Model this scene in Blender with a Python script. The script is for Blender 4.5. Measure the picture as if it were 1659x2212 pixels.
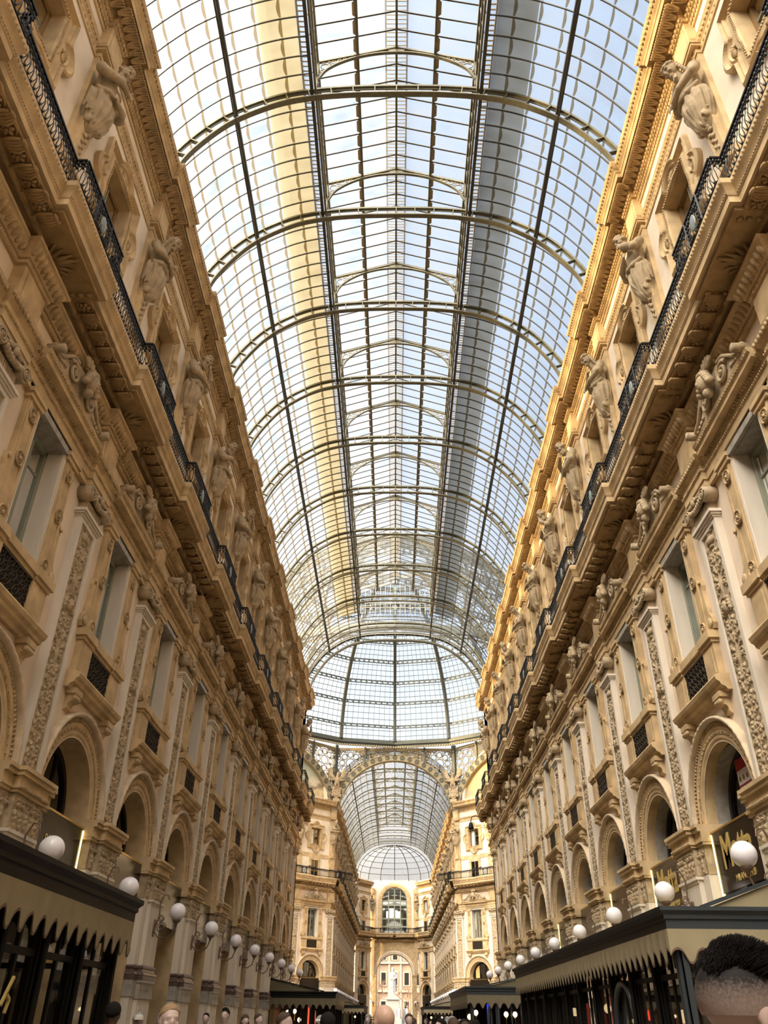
import bpy, math, random
import numpy as np
from mathutils import Vector, Matrix
PI = math.pi
R = math.radians
rnd = random.Random(7)
S = bpy.context.scene
for o in list(bpy.data.objects):
    bpy.data.objects.remove(o)
COL = S.collection

# ------------------------------------------------------------------ camera
F_PX, PITCH, YAW, ROLL = 1703.7, R(32.7676), R(-0.9615), R(-0.6268)
cam_d = bpy.data.cameras.new('camera')
cam = bpy.data.objects.new('camera', cam_d)
COL.objects.link(cam)
cam_d.sensor_fit = 'VERTICAL'
cam_d.sensor_height = 24.0
cam_d.lens = 24.0 * F_PX / 2212.0
cam_d.clip_start, cam_d.clip_end = 0.05, 1000
cam.location = (-0.02, 0.0, 1.65)
cam.rotation_euler = (Matrix.Rotation(-YAW, 3, 'Z') @ Matrix.Rotation(PI / 2 + PITCH, 3, 'X') @ Matrix.Rotation(-ROLL, 3, 'Z')).to_euler()
S.camera = cam

# ------------------------------------------------------------------ sky, sun, exposure
S.view_settings.view_transform = 'Standard'
S.view_settings.look = 'None'
S.view_settings.gamma = 1.0
S.view_settings.use_curve_mapping = False
S.view_settings.exposure = 0.13
S.cycles.max_bounces = 8
S.cycles.diffuse_bounces = 3
S.cycles.glossy_bounces = 3
S.cycles.transmission_bounces = 4
S.cycles.transparent_max_bounces = 16
S.cycles.sample_clamp_indirect = 6.0
S.cycles.use_denoising = True
S.cycles.caustics_reflective = False
S.cycles.caustics_refractive = False
SUN_DIR = Vector((0.93, 0.26, -0.175)).normalized()      # low winter sun from the west


def build_world():
    w = bpy.data.worlds.new('winter_sky')
    S.world = w
    w.use_nodes = True
    nt = w.node_tree
    N, L = nt.nodes, nt.links
    N.clear()
    out = N.new('ShaderNodeOutputWorld')
    bg = N.new('ShaderNodeBackground')
    L.new(bg.outputs[0], out.inputs[0])
    tc = N.new('ShaderNodeTexCoord')
    nrm = N.new('ShaderNodeVectorMath'); nrm.operation = 'NORMALIZE'
    L.new(tc.outputs['Generated'], nrm.inputs[0])
    sep = N.new('ShaderNodeSeparateXYZ')
    L.new(nrm.outputs[0], sep.inputs[0])
    ramp = N.new('ShaderNodeValToRGB')
    el = ramp.color_ramp.elements
    el[0].position, el[0].color = 0.0, (0.55, 0.40, 0.26, 1)
    el[1].position, el[1].color = 1.0, (0.74, 0.90, 1.12, 1)
    e = el.new(0.06); e.color = (0.95, 0.80, 0.62, 1)
    e = el.new(0.30); e.color = (1.42, 1.50, 1.58, 1)
    e = el.new(0.46); e.color = (1.02, 1.13, 1.28, 1)
    e = el.new(0.60); e.color = (0.84, 0.98, 1.18, 1)
    L.new(sep.outputs['Z'], ramp.inputs[0])

    def lobe(direction, power, col, strength):
        d = N.new('ShaderNodeVectorMath'); d.operation = 'DOT_PRODUCT'
        L.new(nrm.outputs[0], d.inputs[0])
        d.inputs[1].default_value = Vector(direction).normalized()
        c = N.new('ShaderNodeMath'); c.operation = 'MAXIMUM'; c.inputs[1].default_value = 0.0
        L.new(d.outputs['Value'], c.inputs[0])
        p = N.new('ShaderNodeMath'); p.operation = 'POWER'; p.inputs[1].default_value = power
        L.new(c.outputs[0], p.inputs[0])
        m = N.new('ShaderNodeVectorMath'); m.operation = 'SCALE'
        m.inputs[0].default_value = [x * strength for x in col]
        L.new(p.outputs[0], m.inputs['Scale'])
        return m.outputs[0]
    sc = N.new('ShaderNodeVectorMath'); sc.operation = 'SCALE'
    sc.inputs['Scale'].default_value = SKY_BASE
    L.new(ramp.outputs[0], sc.inputs[0])
    acc = sc.outputs[0]
    for lb in SKY_LOBES:
        a = N.new('ShaderNodeVectorMath'); a.operation = 'ADD'
        L.new(acc, a.inputs[0]); L.new(lobe(*lb), a.inputs[1])
        acc = a.outputs[0]
    # thin high cloud
    ns = N.new('ShaderNodeTexNoise'); ns.inputs['Scale'].default_value = 2.2; ns.inputs['Detail'].default_value = 5
    L.new(nrm.outputs[0], ns.inputs['Vector'])
    mr = N.new('ShaderNodeMapRange')
    mr.inputs['From Min'].default_value, mr.inputs['From Max'].default_value = 0.3, 0.7
    mr.inputs['To Min'].default_value, mr.inputs['To Max'].default_value = 0.9, 1.15
    L.new(ns.outputs['Fac'], mr.inputs['Value'])
    s2 = N.new('ShaderNodeVectorMath'); s2.operation = 'SCALE'
    L.new(acc, s2.inputs[0]); L.new(mr.outputs[0], s2.inputs['Scale'])
    L.new(s2.outputs[0], bg.inputs['Color'])
    bg.inputs['Strength'].default_value = 1.0


SKY_BASE = 0.72
SKY_LOBES = [((-0.36, -0.52, 0.78), 8.0, (1.0, 0.90, 0.75), 25.0),     # added sky glow, high behind the photographer, to brighten the facades
             ((-0.9, 0.1, 0.5), 3.0, (1.0, 0.95, 0.88), 0.15)]
build_world()
sun_d = bpy.data.lights.new('sun', 'SUN')
sun_d.energy, sun_d.angle, sun_d.color = 11.0, R(4), (1.0, 0.70, 0.33)
sun = bpy.data.objects.new('sun', sun_d)
COL.objects.link(sun)
sun.rotation_euler = SUN_DIR.to_track_quat('-Z', 'Y').to_euler()
sun.location = (-60, -20, 60)


# ------------------------------------------------------------------ materials
MATS = {}


def mat(name, col, rough=0.7, metal=0.0, var=0.0, vscale=3.0, bump=0.0, bscale=30.0, emit=None, estr=1.0, spec=0.3, col2=None, stretch=(1, 1, 1)):
    m = bpy.data.materials.new(name)
    m.use_nodes = True
    N, L = m.node_tree.nodes, m.node_tree.links
    b = N['Principled BSDF']
    b.inputs['Roughness'].default_value = rough
    b.inputs['Metallic'].default_value = metal
    b.inputs['Specular IOR Level'].default_value = spec
    b.inputs['Base Color'].default_value = (*col, 1)
    if emit:
        b.inputs['Emission Color'].default_value = (*emit, 1)
        b.inputs['Emission Strength'].default_value = estr
    if var or bump:
        tc = N.new('ShaderNodeTexCoord')
        mp = N.new('ShaderNodeMapping'); mp.inputs['Scale'].default_value = stretch
        L.new(tc.outputs['Object'], mp.inputs[0])
    if var:
        n = N.new('ShaderNodeTexNoise')
        n.inputs['Scale'].default_value, n.inputs['Detail'].default_value = vscale, 6
        L.new(mp.outputs[0], n.inputs['Vector'])
        r = N.new('ShaderNodeValToRGB')
        c2 = col2 or tuple(c * (1 - var) for c in col)
        r.color_ramp.elements[0].position, r.color_ramp.elements[0].color = 0.32, (*c2, 1)
        r.color_ramp.elements[1].position, r.color_ramp.elements[1].color = 0.66, (*[min(1, c * (1 + var * .4)) for c in col], 1)
        L.new(n.outputs['Fac'], r.inputs[0])
        L.new(r.outputs[0], b.inputs['Base Color'])
    if bump:
        n2 = N.new('ShaderNodeTexNoise')
        n2.inputs['Scale'].default_value, n2.inputs['Detail'].default_value = bscale, 3
        L.new(mp.outputs[0], n2.inputs['Vector'])
        bp = N.new('ShaderNodeBump')
        bp.inputs['Strength'].default_value, bp.inputs['Distance'].default_value = bump, 0.02
        L.new(n2.outputs['Fac'], bp.inputs['Height'])
        L.new(bp.outputs[0], b.inputs['Normal'])
    MATS[name] = m
    return m


def pane_mat(name, tint, trans, dirt=0.25, dcol=(0.62, 0.50, 0.30), milk=(0.86, 0.90, 0.95), sx=(0.5, 1.2, 0.5)):
    """Wired roof glass: part clear, part milky with grime."""
    m = bpy.data.materials.new(name)
    m.use_nodes = True
    N, L = m.node_tree.nodes, m.node_tree.links
    N.clear()
    out = N.new('ShaderNodeOutputMaterial')
    t = N.new('ShaderNodeBsdfTransparent'); t.inputs[0].default_value = (*tint, 1)
    d = N.new('ShaderNodeBsdfTranslucent')
    r2 = N.new('ShaderNodeValToRGB')
    r2.color_ramp.elements[0].position, r2.color_ramp.elements[0].color = .35, (*tint, 1)
    r2.color_ramp.elements[1].position, r2.color_ramp.elements[1].color = .75, (*[x * (1 - dirt * .5) for x in tint], 1)
    mix = N.new('ShaderNodeMixShader')
    tc = N.new('ShaderNodeTexCoord')
    mp = N.new('ShaderNodeMapping'); mp.inputs['Scale'].default_value = sx
    n = N.new('ShaderNodeTexNoise'); n.inputs['Scale'].default_value = 1.6; n.inputs['Detail'].default_value = 7
    L.new(tc.outputs['Object'], mp.inputs[0]); L.new(mp.outputs[0], n.inputs['Vector'])
    r = N.new('ShaderNodeValToRGB')
    r.color_ramp.elements[0].position, r.color_ramp.elements[0].color = 0.40, (*milk, 1)
    r.color_ramp.elements[1].position = 0.80
    r.color_ramp.elements[1].color = (*[a * (1 - dirt) + b * dirt for a, b in zip(milk, dcol)], 1)
    L.new(n.outputs['Fac'], r.inputs[0])
    L.new(r.outputs[0], d.inputs[0]); L.new(n.outputs['Fac'], r2.inputs[0]); L.new(r2.outputs[0], t.inputs[0])
    mr = N.new('ShaderNodeMapRange')
    mr.inputs['From Min'].default_value, mr.inputs['From Max'].default_value = 0.3, 0.75
    mr.inputs['To Min'].default_value, mr.inputs['To Max'].default_value = max(0, 1 - trans - .04), min(1, 1 - trans + .06)
    L.new(n.outputs['Fac'], mr.inputs['Value'])
    L.new(mr.outputs[0], mix.inputs[0])
    L.new(t.outputs[0], mix.inputs[1]); L.new(d.outputs[0], mix.inputs[2])
    L.new(mix.outputs[0], out.inputs[0])
    MATS[name] = m
    return m


def glass_mat(name, tint=(0.8, 0.85, 0.85), rough=0.02, clear=0.75):
    """Shop glass: see-through with a mirror sheen at grazing angles."""
    m = bpy.data.materials.new(name)
    m.use_nodes = True
    N, L = m.node_tree.nodes, m.node_tree.links
    N.clear()
    out = N.new('ShaderNodeOutputMaterial')
    t = N.new('ShaderNodeBsdfTransparent'); t.inputs[0].default_value = (*tint, 1)
    g = N.new('ShaderNodeBsdfGlossy'); g.inputs['Roughness'].default_value = rough
    lw = N.new('ShaderNodeLayerWeight'); lw.inputs[0].default_value = 0.35
    mr = N.new('ShaderNodeMapRange'); mr.inputs['To Min'].default_value = 1 - clear - .15; mr.inputs['To Max'].default_value = 0.9
    L.new(lw.outputs['Fresnel'], mr.inputs['Value'])
    mix = N.new('ShaderNodeMixShader')
    L.new(mr.outputs[0], mix.inputs[0]); L.new(t.outputs[0], mix.inputs[1]); L.new(g.outputs[0], mix.inputs[2])
    L.new(mix.outputs[0], out.inputs[0])
    MATS[name] = m
    return m


mat('plaster', (0.72, 0.585, 0.445), .85, var=.16, vscale=1.1, bump=.12, bscale=45, stretch=(1, 1, .45))
mat('plaster_upper', (0.76, 0.645, 0.50), .85, var=.10, vscale=1.3, bump=.10, bscale=45)
mat('roll_stone', (0.60, 0.47, 0.32), .85, var=.2, vscale=3, bump=.3, bscale=40)
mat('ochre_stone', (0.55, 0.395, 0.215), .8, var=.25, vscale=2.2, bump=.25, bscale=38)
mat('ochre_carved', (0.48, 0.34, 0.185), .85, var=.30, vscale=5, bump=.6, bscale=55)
mat('soffit_shade_ochre', (0.38, 0.245, 0.115), .85, var=.25, vscale=4, bump=.4, bscale=50)  # same ochre stone, with the shade under the cornices put into its colour
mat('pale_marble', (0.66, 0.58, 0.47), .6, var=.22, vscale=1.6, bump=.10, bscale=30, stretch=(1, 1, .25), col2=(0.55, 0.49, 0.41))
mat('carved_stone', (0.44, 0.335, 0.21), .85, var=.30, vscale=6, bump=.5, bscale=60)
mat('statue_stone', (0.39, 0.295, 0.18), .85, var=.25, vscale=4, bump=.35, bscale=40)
mat('red_granite', (0.13, 0.085, 0.07), .35, var=.3, vscale=20)
mat('grey_marble', (0.36, 0.325, 0.275), .5, var=.25, vscale=6)
mat('black_iron', (0.018, 0.016, 0.014), .45, metal=.6)
mat('bronze_grille', (0.055, 0.042, 0.03), .5, metal=.5)
mat('window_green', (0.26, 0.27, 0.21), .5, var=.1)
mat('window_black', (0.012, 0.011, 0.010), .35)
mat('window_brown', (0.22, 0.13, 0.05), .5)
mat('medallion_grey', (0.20, 0.23, 0.22), .4)
mat('roof_steel', (0.15, 0.14, 0.095), .55, metal=.2, var=.2, vscale=8)
mat('roof_dark', (0.07, 0.065, 0.055), .5, metal=.3)
mat('dome_steel', (0.10, 0.105, 0.09), .5, metal=.3)
mat('tracery_iron', (0.30, 0.25, 0.155), .6)
mat('lap_putty', (0.42, 0.33, 0.20), .8)
mat('dark_pane', (0.13, 0.125, 0.115), .03, metal=1.0)
mat('mirror_pane', (0.85, 0.86, 0.84), .02, metal=1.0)
mat('globe_glass', (0.80, 0.76, 0.78), .18, spec=.5, var=.06, vscale=5)
mat('lamp_iron', (0.16, 0.105, 0.07), .5, metal=.5)
mat('brass', (0.55, 0.38, 0.10), .3, metal=.9)
mat('gold_letter', (0.66, 0.48, 0.16), .35, metal=.4)
mat('sign_black', (0.014, 0.010, 0.007), .15, spec=.3)
mat('awning', (0.30, 0.245, 0.145), .9, var=.08, vscale=3)
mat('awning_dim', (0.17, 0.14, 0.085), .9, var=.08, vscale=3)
mat('awning_trim', (0.14, 0.085, 0.06), .8)
mat('kiosk_black', (0.012, 0.0105, 0.009), .55, spec=.15)
mat('kiosk_blue', (0.036, 0.042, 0.047), .4, spec=.4)
mat('kiosk_inside', (0.10, 0.075, 0.05), .8, var=.3, vscale=1.2)
mat('floor_marble', (0.20, 0.17, 0.14), .35, var=.3, vscale=.6)
mat('lamp_glow', (1, .9, .7), .5, emit=(1.0, .78, .42), estr=7.0)
mat('red_glow', (.9, .15, .1), .5, emit=(1.0, .12, .06), estr=1.2)
mat('blue_glow', (.05, .08, .8), .5, emit=(.03, .06, .9), estr=1.3)
mat('amber_room', (0.50, 0.33, 0.12), .7, emit=(1.0, .62, .22), estr=0.22)
mat('led_strip', (1, .85, .4), .5, emit=(1.0, .80, .30), estr=2.6)
mat('curtain', (0.75, 0.73, 0.66), .9, var=.1, vscale=5, stretch=(1, 6, .3))
mat('grey_roof_wall', (0.5, 0.48, 0.43), .8)
pane_mat('roof_glass', (0.90, 0.94, 1.0), .94, dirt=.4)
pane_mat('lantern_glass', (0.92, 0.95, 1.0), .93, dirt=.45)
pane_mat('dome_glass', (0.94, 0.97, 1.0), .94, dirt=.2)
pane_mat('walkway_sun_tint', (0.8, 0.72, 0.5), .15, dirt=.3, milk=(0.17, 0.145, 0.09), dcol=(.12, .09, .05))  # sunlight on this side's deck is put into its colour
pane_mat('walkway_shade_tint', (0.45, 0.46, 0.45), .12, dirt=.5, milk=(0.085, 0.085, 0.08), dcol=(.06, .055, .04))  # the lantern's shade on this deck is put into its colour
glass_mat('shop_glass', (0.80, 0.78, 0.73), clear=.82)
pane_mat('lap_glass', (0.50, 0.40, 0.26), .62, dirt=.2, milk=(0.15, 0.12, 0.075), dcol=(.1, .07, .04))
M = MATS


# ------------------------------------------------------------------ mesh builder
class MB:
    def __init__(s, *mats):
        s.v, s.f, s.m, s.s = [], [], [], []
        s.mats = list(mats)
        s.cur = 0
        s.xf = None

    def use(s, name):
        if name not in s.mats:
            s.mats.append(name)
        s.cur = s.mats.index(name)
        return s

    def add(s, vs, fs, smooth=False):
        o = len(s.v)
        if s.xf is not None:
            vs = [tuple(s.xf @ Vector(p)) for p in vs]
        s.v += [tuple(p) for p in vs]
        s.f += [tuple(i + o for i in f) for f in fs]
        s.m += [s.cur] * len(fs)
        s.s += [smooth] * len(fs)
        return s

    def box(s, x0, x1, y0, y1, z0, z1):
        x0, x1 = min(x0, x1), max(x0, x1); y0, y1 = min(y0, y1), max(y0, y1); z0, z1 = min(z0, z1), max(z0, z1)
        return s.add([(x0, y0, z0), (x1, y0, z0), (x1, y1, z0), (x0, y1, z0), (x0, y0, z1), (x1, y0, z1), (x1, y1, z1), (x0, y1, z1)],
                     [(0, 3, 2, 1), (4, 5, 6, 7), (0, 1, 5, 4), (1, 2, 6, 5), (2, 3, 7, 6), (3, 0, 4, 7)])

    def grid(s, rows, smooth=True, closed=False, flip=False):
        """rows: list of equal-length point lists."""
        n = len(rows[0])
        vs = [p for r in rows for p in r]
        fs = []
        for i in range(len(rows) - 1):
            for j in range(n if closed else n - 1):
                a, b = i * n + j, i * n + (j + 1) % n
                q = (a, b, b + n, a + n)
                fs.append(q[::-1] if flip else q)
        return s.add(vs, fs, smooth)

    def ell(s, c, r, nu=10, nv=6, rot=None):
        rows = []
        for i in range(nv + 1):
            t = PI * i / nv
            row = []
            for j in range(nu):
                p = 2 * PI * j / nu
                q = Vector((r[0] * math.sin(t) * math.cos(p), r[1] * math.sin(t) * math.sin(p), -r[2] * math.cos(t)))
                if rot is not None:
                    q = rot @ q
                row.append((c[0] + q.x, c[1] + q.y, c[2] + q.z))
            rows.append(row)
        return s.grid(rows, True, True)

    def tube(s, pts, r, n=8, cap=True, closed=False):
        pts = [Vector(p) for p in pts]
        k = len(pts)
        rr = r if hasattr(r, '__len__') else [r] * k
        rows, up = [], None
        for i, p in enumerate(pts):
            a = pts[(i - 1) % k] if closed else pts[max(i - 1, 0)]
            b = pts[(i + 1) % k] if closed else pts[min(i + 1, k - 1)]
            t = (b - a)
            t = t.normalized() if t.length > 1e-9 else Vector((0, 0, 1))
            if up is None:
                up = Vector((0, 0, 1)) if abs(t.z) < .9 else Vector((1, 0, 0))
            sd = t.cross(up)
            if sd.length < 1e-6:
                sd = t.orthogonal()
            sd.normalize()
            up = sd.cross(t).normalized()
            rows.append([tuple(p + (sd * math.cos(2 * PI * j / n) + up * math.sin(2 * PI * j / n)) * rr[i]) for j in range(n)])
        if closed:
            rows.append(rows[0])
        s.grid(rows, True, True)
        if cap and not closed:
            s.add(rows[0], [tuple(range(n))[::-1]])
            s.add(rows[-1], [tuple(range(n))])
        return s

    def lathe(s, prof, c=(0, 0, 0), n=16, axis='z'):
        rows = []
        for r, h in prof:
            row = []
            for j in range(n):
                a = 2 * PI * j / n
                if axis == 'z':
                    row.append((c[0] + r * math.cos(a), c[1] + r * math.sin(a), c[2] + h))
                elif axis == 'y':
                    row.append((c[0] + r * math.cos(a), c[1] + h, c[2] + r * math.sin(a)))
                else:
                    row.append((c[0] + h, c[1] + r * math.cos(a), c[2] + r * math.sin(a)))
            rows.append(row)
        return s.grid(rows, True, True)

    def prism(s, poly, x0, x1, axis='x', smooth=False):
        """poly: (a,b) points; axis x -> (y,z), y -> (x,z), z -> (x,y)."""
        n = len(poly)

        def P(a, b, h):
            return (h, a, b) if axis == 'x' else ((a, h, b) if axis == 'y' else (a, b, h))
        v = [P(a, b, x0) for a, b in poly] + [P(a, b, x1) for a, b in poly]
        s.add(v, [tuple(range(n))[::-1], tuple(range(n, 2 * n))])
        return s.add(v, [(i, (i + 1) % n, n + (i + 1) % n, n + i) for i in range(n)], smooth)

    def bar(s, a, b, w, t, up=(0, 0, 1)):
        a, b, up = Vector(a), Vector(b), Vector(up)
        d = (b - a).normalized()
        sd = d.cross(up)
        if sd.length < 1e-6:
            sd = d.orthogonal()
        sd = sd.normalized() * (w / 2)
        u2 = sd.cross(d).normalized() * (t / 2)
        v = [a - sd - u2, a + sd - u2, a + sd + u2, a - sd + u2, b - sd - u2, b + sd - u2, b + sd + u2, b - sd + u2]
        return s.add(v, [(0, 1, 2, 3), (7, 6, 5, 4), (0, 4, 5, 1), (1, 5, 6, 2), (2, 6, 7, 3), (3, 7, 4, 0)])

    def sweep(s, path, wdir, w, t0, t1, nrm):
        """rectangular section swept along path; wdir constant width axis, nrm list of normals; t0..t1 along the normal."""
        wd = Vector(wdir) * (w / 2)
        rows = []
        for p, n in zip(path, nrm):
            p, n = Vector(p), Vector(n)
            rows.append([tuple(p - wd + n * t0), tuple(p + wd + n * t0), tuple(p + wd + n * t1), tuple(p - wd + n * t1)])
        k = len(rows)
        s.grid(rows, False, True)
        s.add(rows[0], [(3, 2, 1, 0)]); s.add(rows[-1], [(0, 1, 2, 3)])
        return s

    def mesh(s, name):
        me = bpy.data.meshes.new(name)
        me.from_pydata(s.v, [], s.f)
        for k in s.mats:
            me.materials.append(M[k])
        me.polygons.foreach_set('material_index', s.m)
        me.polygons.foreach_set('use_smooth', s.s)
        me.update()
        return me

    def obj(s, name, parent=None):
        o = bpy.data.objects.new(name, s.mesh(name))
        COL.objects.link(o)
        o.parent = parent
        return o


def tag(o, label=None, cat=None, group=None, kind=None):
    for k, v in (('label', label), ('category', cat), ('group', group), ('kind', kind)):
        if v:
            o[k] = v
    return o


def empty(name, loc=(0, 0, 0), rz=0.0, **kw):
    o = bpy.data.objects.new(name, None)
    o.empty_display_size = .1
    COL.objects.link(o)
    o.location = loc
    o.rotation_euler = (0, 0, rz)
    return tag(o, **kw)


class Proto:
    """A kind of thing: parts (name, mesh, [sub-parts]); placed any number of times with shared meshes."""
    def __init__(s):
        s.parts = []
        s.joined = None

    def part(s, name, mb, subs=()):
        s.parts.append((name, mb.mesh(name), [(n, b.mesh(n)) for n, b in subs], mb, subs))
        return s

    def place(s, name, loc, rz, label, cat, group=None, kind=None, only=None):
        r = empty(name, loc, rz, label=label, cat=cat, group=group, kind=kind)
        for n, me, subs, _, _ in s.parts:
            o = bpy.data.objects.new(n, me); COL.objects.link(o); o.parent = r
            for sn, sme in subs:
                q = bpy.data.objects.new(sn, sme); COL.objects.link(q); q.parent = o
        return r

    def place_far(s, name, loc, rz, label, cat, group=None, kind=None, scale=None):
        if s.joined is None:
            J = MB()
            for n, me, subs, mb, sb in s.parts:
                for b in [mb] + [x[1] for x in sb]:
                    o = len(J.v)
                    idx = []
                    for k in b.mats:
                        J.use(k); idx.append(J.cur)
                    J.v += b.v
                    J.f += [tuple(i + o for i in f) for f in b.f]
                    J.m += [idx[i] for i in b.m]
                    J.s += b.s
            s.joined = J.mesh(name)
        o = bpy.data.objects.new(name, s.joined)
        COL.objects.link(o)
        o.location, o.rotation_euler = loc, (0, 0, rz)
        if scale:
            o.scale = scale
        return tag(o, label, cat, group, kind)


ORD = ['first', 'second', 'third', 'fourth', 'fifth', 'sixth', 'seventh', 'eighth', 'ninth', 'tenth', 'eleventh', 'twelfth', 'thirteenth', 'fourteenth', 'fifteenth']


# ------------------------------------------------------------------ carved relief: height fields from elliptical lobes
def lobes_height(Y, Z, lobes):
    H = np.zeros_like(Y)
    for cy, cz, ry, rz, a, h, vein in lobes:
        ca, sa = math.cos(a), math.sin(a)
        dy, dz = Y - cy, Z - cz
        p, q = (dy * ca + dz * sa) / ry, (-dy * sa + dz * ca) / rz
        d2 = p * p + q * q
        hh = np.where(d2 < 1, h * np.sqrt(np.clip(1 - d2, 0, 1)), 0)
        if vein:
            hh = hh * (0.78 + 0.22 * np.cos(q * vein))
        H = np.maximum(H, hh)
    return H


def relief(mb, y0, y1, z0, z1, x, ny, nz, lobes, noise=0.0, seed=1):
    ys, zs = np.linspace(y0, y1, ny), np.linspace(z0, z1, nz)
    Y, Z = np.meshgrid(ys, zs)
    H = lobes_height(Y, Z, lobes)
    if noise:
        rg = np.random.RandomState(seed)
        H = H + noise * rg.rand(*H.shape) * (H > .004)
    H[0, :] = H[-1, :] = 0; H[:, 0] = H[:, -1] = 0
    rows = [[(x + float(H[i, j]), float(ys[j]), float(zs[i])) for j in range(ny)] for i in range(nz)]
    return mb.grid(rows, True)


def mirror_lobes(ls):
    return ls + [(-c, z, ry, rz, -a, h, v) for c, z, ry, rz, a, h, v in ls]


def scroll_lobes(cy, cz, r, h, turn=1.4, start=0.0, sgn=1, n=16):
    out = []
    for i in range(n):
        t = i / (n - 1)
        a = start + sgn * turn * 2 * PI * t
        rad = r * (1 - .82 * t)
        out.append((cy + rad * math.cos(a), cz + rad * math.sin(a), r * .20, r * .20, 0, h * (0.7 + .3 * t), 0))
    out.append((cy, cz, r * .26, r * .26, 0, h * 1.2, 0))
    return out


def leaf_lobes(cy, cz, L, ang, h, w=.35):
    return [(cy, cz, L * w, L, ang, h, 9), (cy + L * .5 * math.sin(-ang + .5), cz + L * .5 * math.cos(-ang + .5), L * w * .6, L * .5, ang - .6, h * .8, 6),
            (cy + L * .5 * math.sin(-ang - .5), cz + L * .5 * math.cos(-ang - .5), L * w * .6, L * .5, ang + .6, h * .8, 6)]


def profile_run(mb, prof, y0, y1, steps=(), smooth=False):
    """Moulding: prof = (d, z) points; steps = (ya, yb, r) break-forwards along the run."""
    st = [lambda d: (d, y0)]
    for ya, yb, r in steps:
        st += [lambda d, ya=ya: (d, ya - d), lambda d, ya=ya, r=r: (d + r, ya - d), lambda d, yb=yb, r=r: (d + r, yb + d), lambda d, yb=yb: (d, yb + d)]
    st += [lambda d: (d, y1)]
    rows = []
    for f in st:
        rows.append([(*f(d), z) for d, z in prof])
    # unshared corners keep the breaks crisp
    for a, b in zip(rows[:-1], rows[1:]):
        mb.grid([a, b], smooth, flip=True)
    return mb


def run_spots(y0, y1, d, gap, steps):
    """positions (x, y) of repeated carved drops along a stepped run at projection d."""
    segs, y = [], y0
    for ya, yb, r in steps:
        segs.append((y, ya - d, d)); segs.append((ya - d, yb + d, d + r)); y = yb + d
    segs.append((y, y1, d))
    out = []
    for a, b, x in segs:
        n = max(1, round((b - a) / gap))
        out += [(x, a + (i + .5) * (b - a) / n) for i in range(n)]
    return out
P = 4.917
XW = 7.12
HB = P / 2
Z_TOP = 23.0


def arc_pts(r, zc, n=24, a0=0.0, a1=PI):
    return [(r * math.cos(a0 + (a1 - a0) * i / n), zc + r * math.sin(a0 + (a1 - a0) * i / n)) for i in range(n + 1)]


# ---------------------------------------------------------------- wall bay with openings (u centred on the window)
def wall_bay():
    b = MB('plaster')
    ra, zs = 1.42, 5.45

    def q(y0, y1, z0, z1, x=0.0):
        b.add([(x, y0, z0), (x, y1, z0), (x, y1, z1), (x, y0, z1)], [(0, 1, 2, 3)])
    q(-HB, -ra, 0, 7.2); q(ra, HB, 0, 7.2)
    pts = arc_pts(ra, zs, 24)
    b.grid([[(0, y, z) for y, z in pts], [(0, y, 7.2) for y, z in pts]], False)
    q(-HB, HB, 7.2, 9.0)
    q(-HB, -.75, 9.0, 11.8); q(.75, HB, 9.0, 11.8)
    q(-HB, HB, 11.8, 14.3)
    b.use('plaster_upper')
    x = -.12
    b.use('ochre_stone'); q(-HB, HB, 16.85, 17.25, x + .03); b.use('plaster_upper')
    q(-HB, HB, 14.3, 18.15, x); q(-HB, -.72, 18.15, 19.92, x); q(.72, HB, 18.15, 19.92, x); q(-HB, HB, 19.92, 23.4, x)
    return b


# ---------------------------------------------------------------- ground floor arched shop window
def arch_sweep(b, prof, zc, n=48, mod=None, smooth=False):
    rows = []
    for i in range(n + 1):
        a = PI * i / n
        row = []
        for k, (r, w) in enumerate(prof):
            dr = mod(k, a) if mod else 0
            row.append((w + dr, (r + dr * .5) * math.cos(a), zc + (r + dr * .5) * math.sin(a)))
        rows.append(row)
    return b.grid(rows, smooth)


def archivolt():
    b = MB('ochre_stone')
    zc = 5.45
    arch_sweep(b, [(1.36, -.62), (1.42, -.05), (1.44, .0), (1.50, .03), (1.57, .03)], zc)
    arch_sweep(b, [(1.66, .03), (1.74, .06), (1.745, .03)], zc)
    b.use('ochre_carved')
    arch_sweep(b, [(1.57, .03), (1.58, .045), (1.65, .045), (1.66, .03)], zc)
    arch_sweep(b, [(1.745, .03), (1.755, .055), (1.84, .055), (1.85, .03)], zc)
    for i in range(64):
        an = PI * (i + .5) / 64
        c_, s_ = math.cos(an), math.sin(an)
        if i % 2 == 0:
            b.ell((.05, 1.615 * c_, zc + 1.615 * s_), (.02, .03, .03), 6, 4)
        for dr, dt in ((-.018, .16), (.018, -.16)):
            rr = 1.80 + dr
            b.ell((.06, rr * c_, zc + rr * s_), (.028, .045, .020), 6, 4, Matrix.Rotation(an + dt * 4, 3, 'X'))
    b.use('roll_stone')
    arch_sweep(b, [(1.85, .05), (1.86, .14), (1.90, .175), (1.945, .165), (1.96, .10), (1.965, 0)], zc, 192, lambda k, a: .014 * abs(math.sin(a * 28 + k * .5)) if k in (1, 2, 3) else 0, True)
    return b


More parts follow.
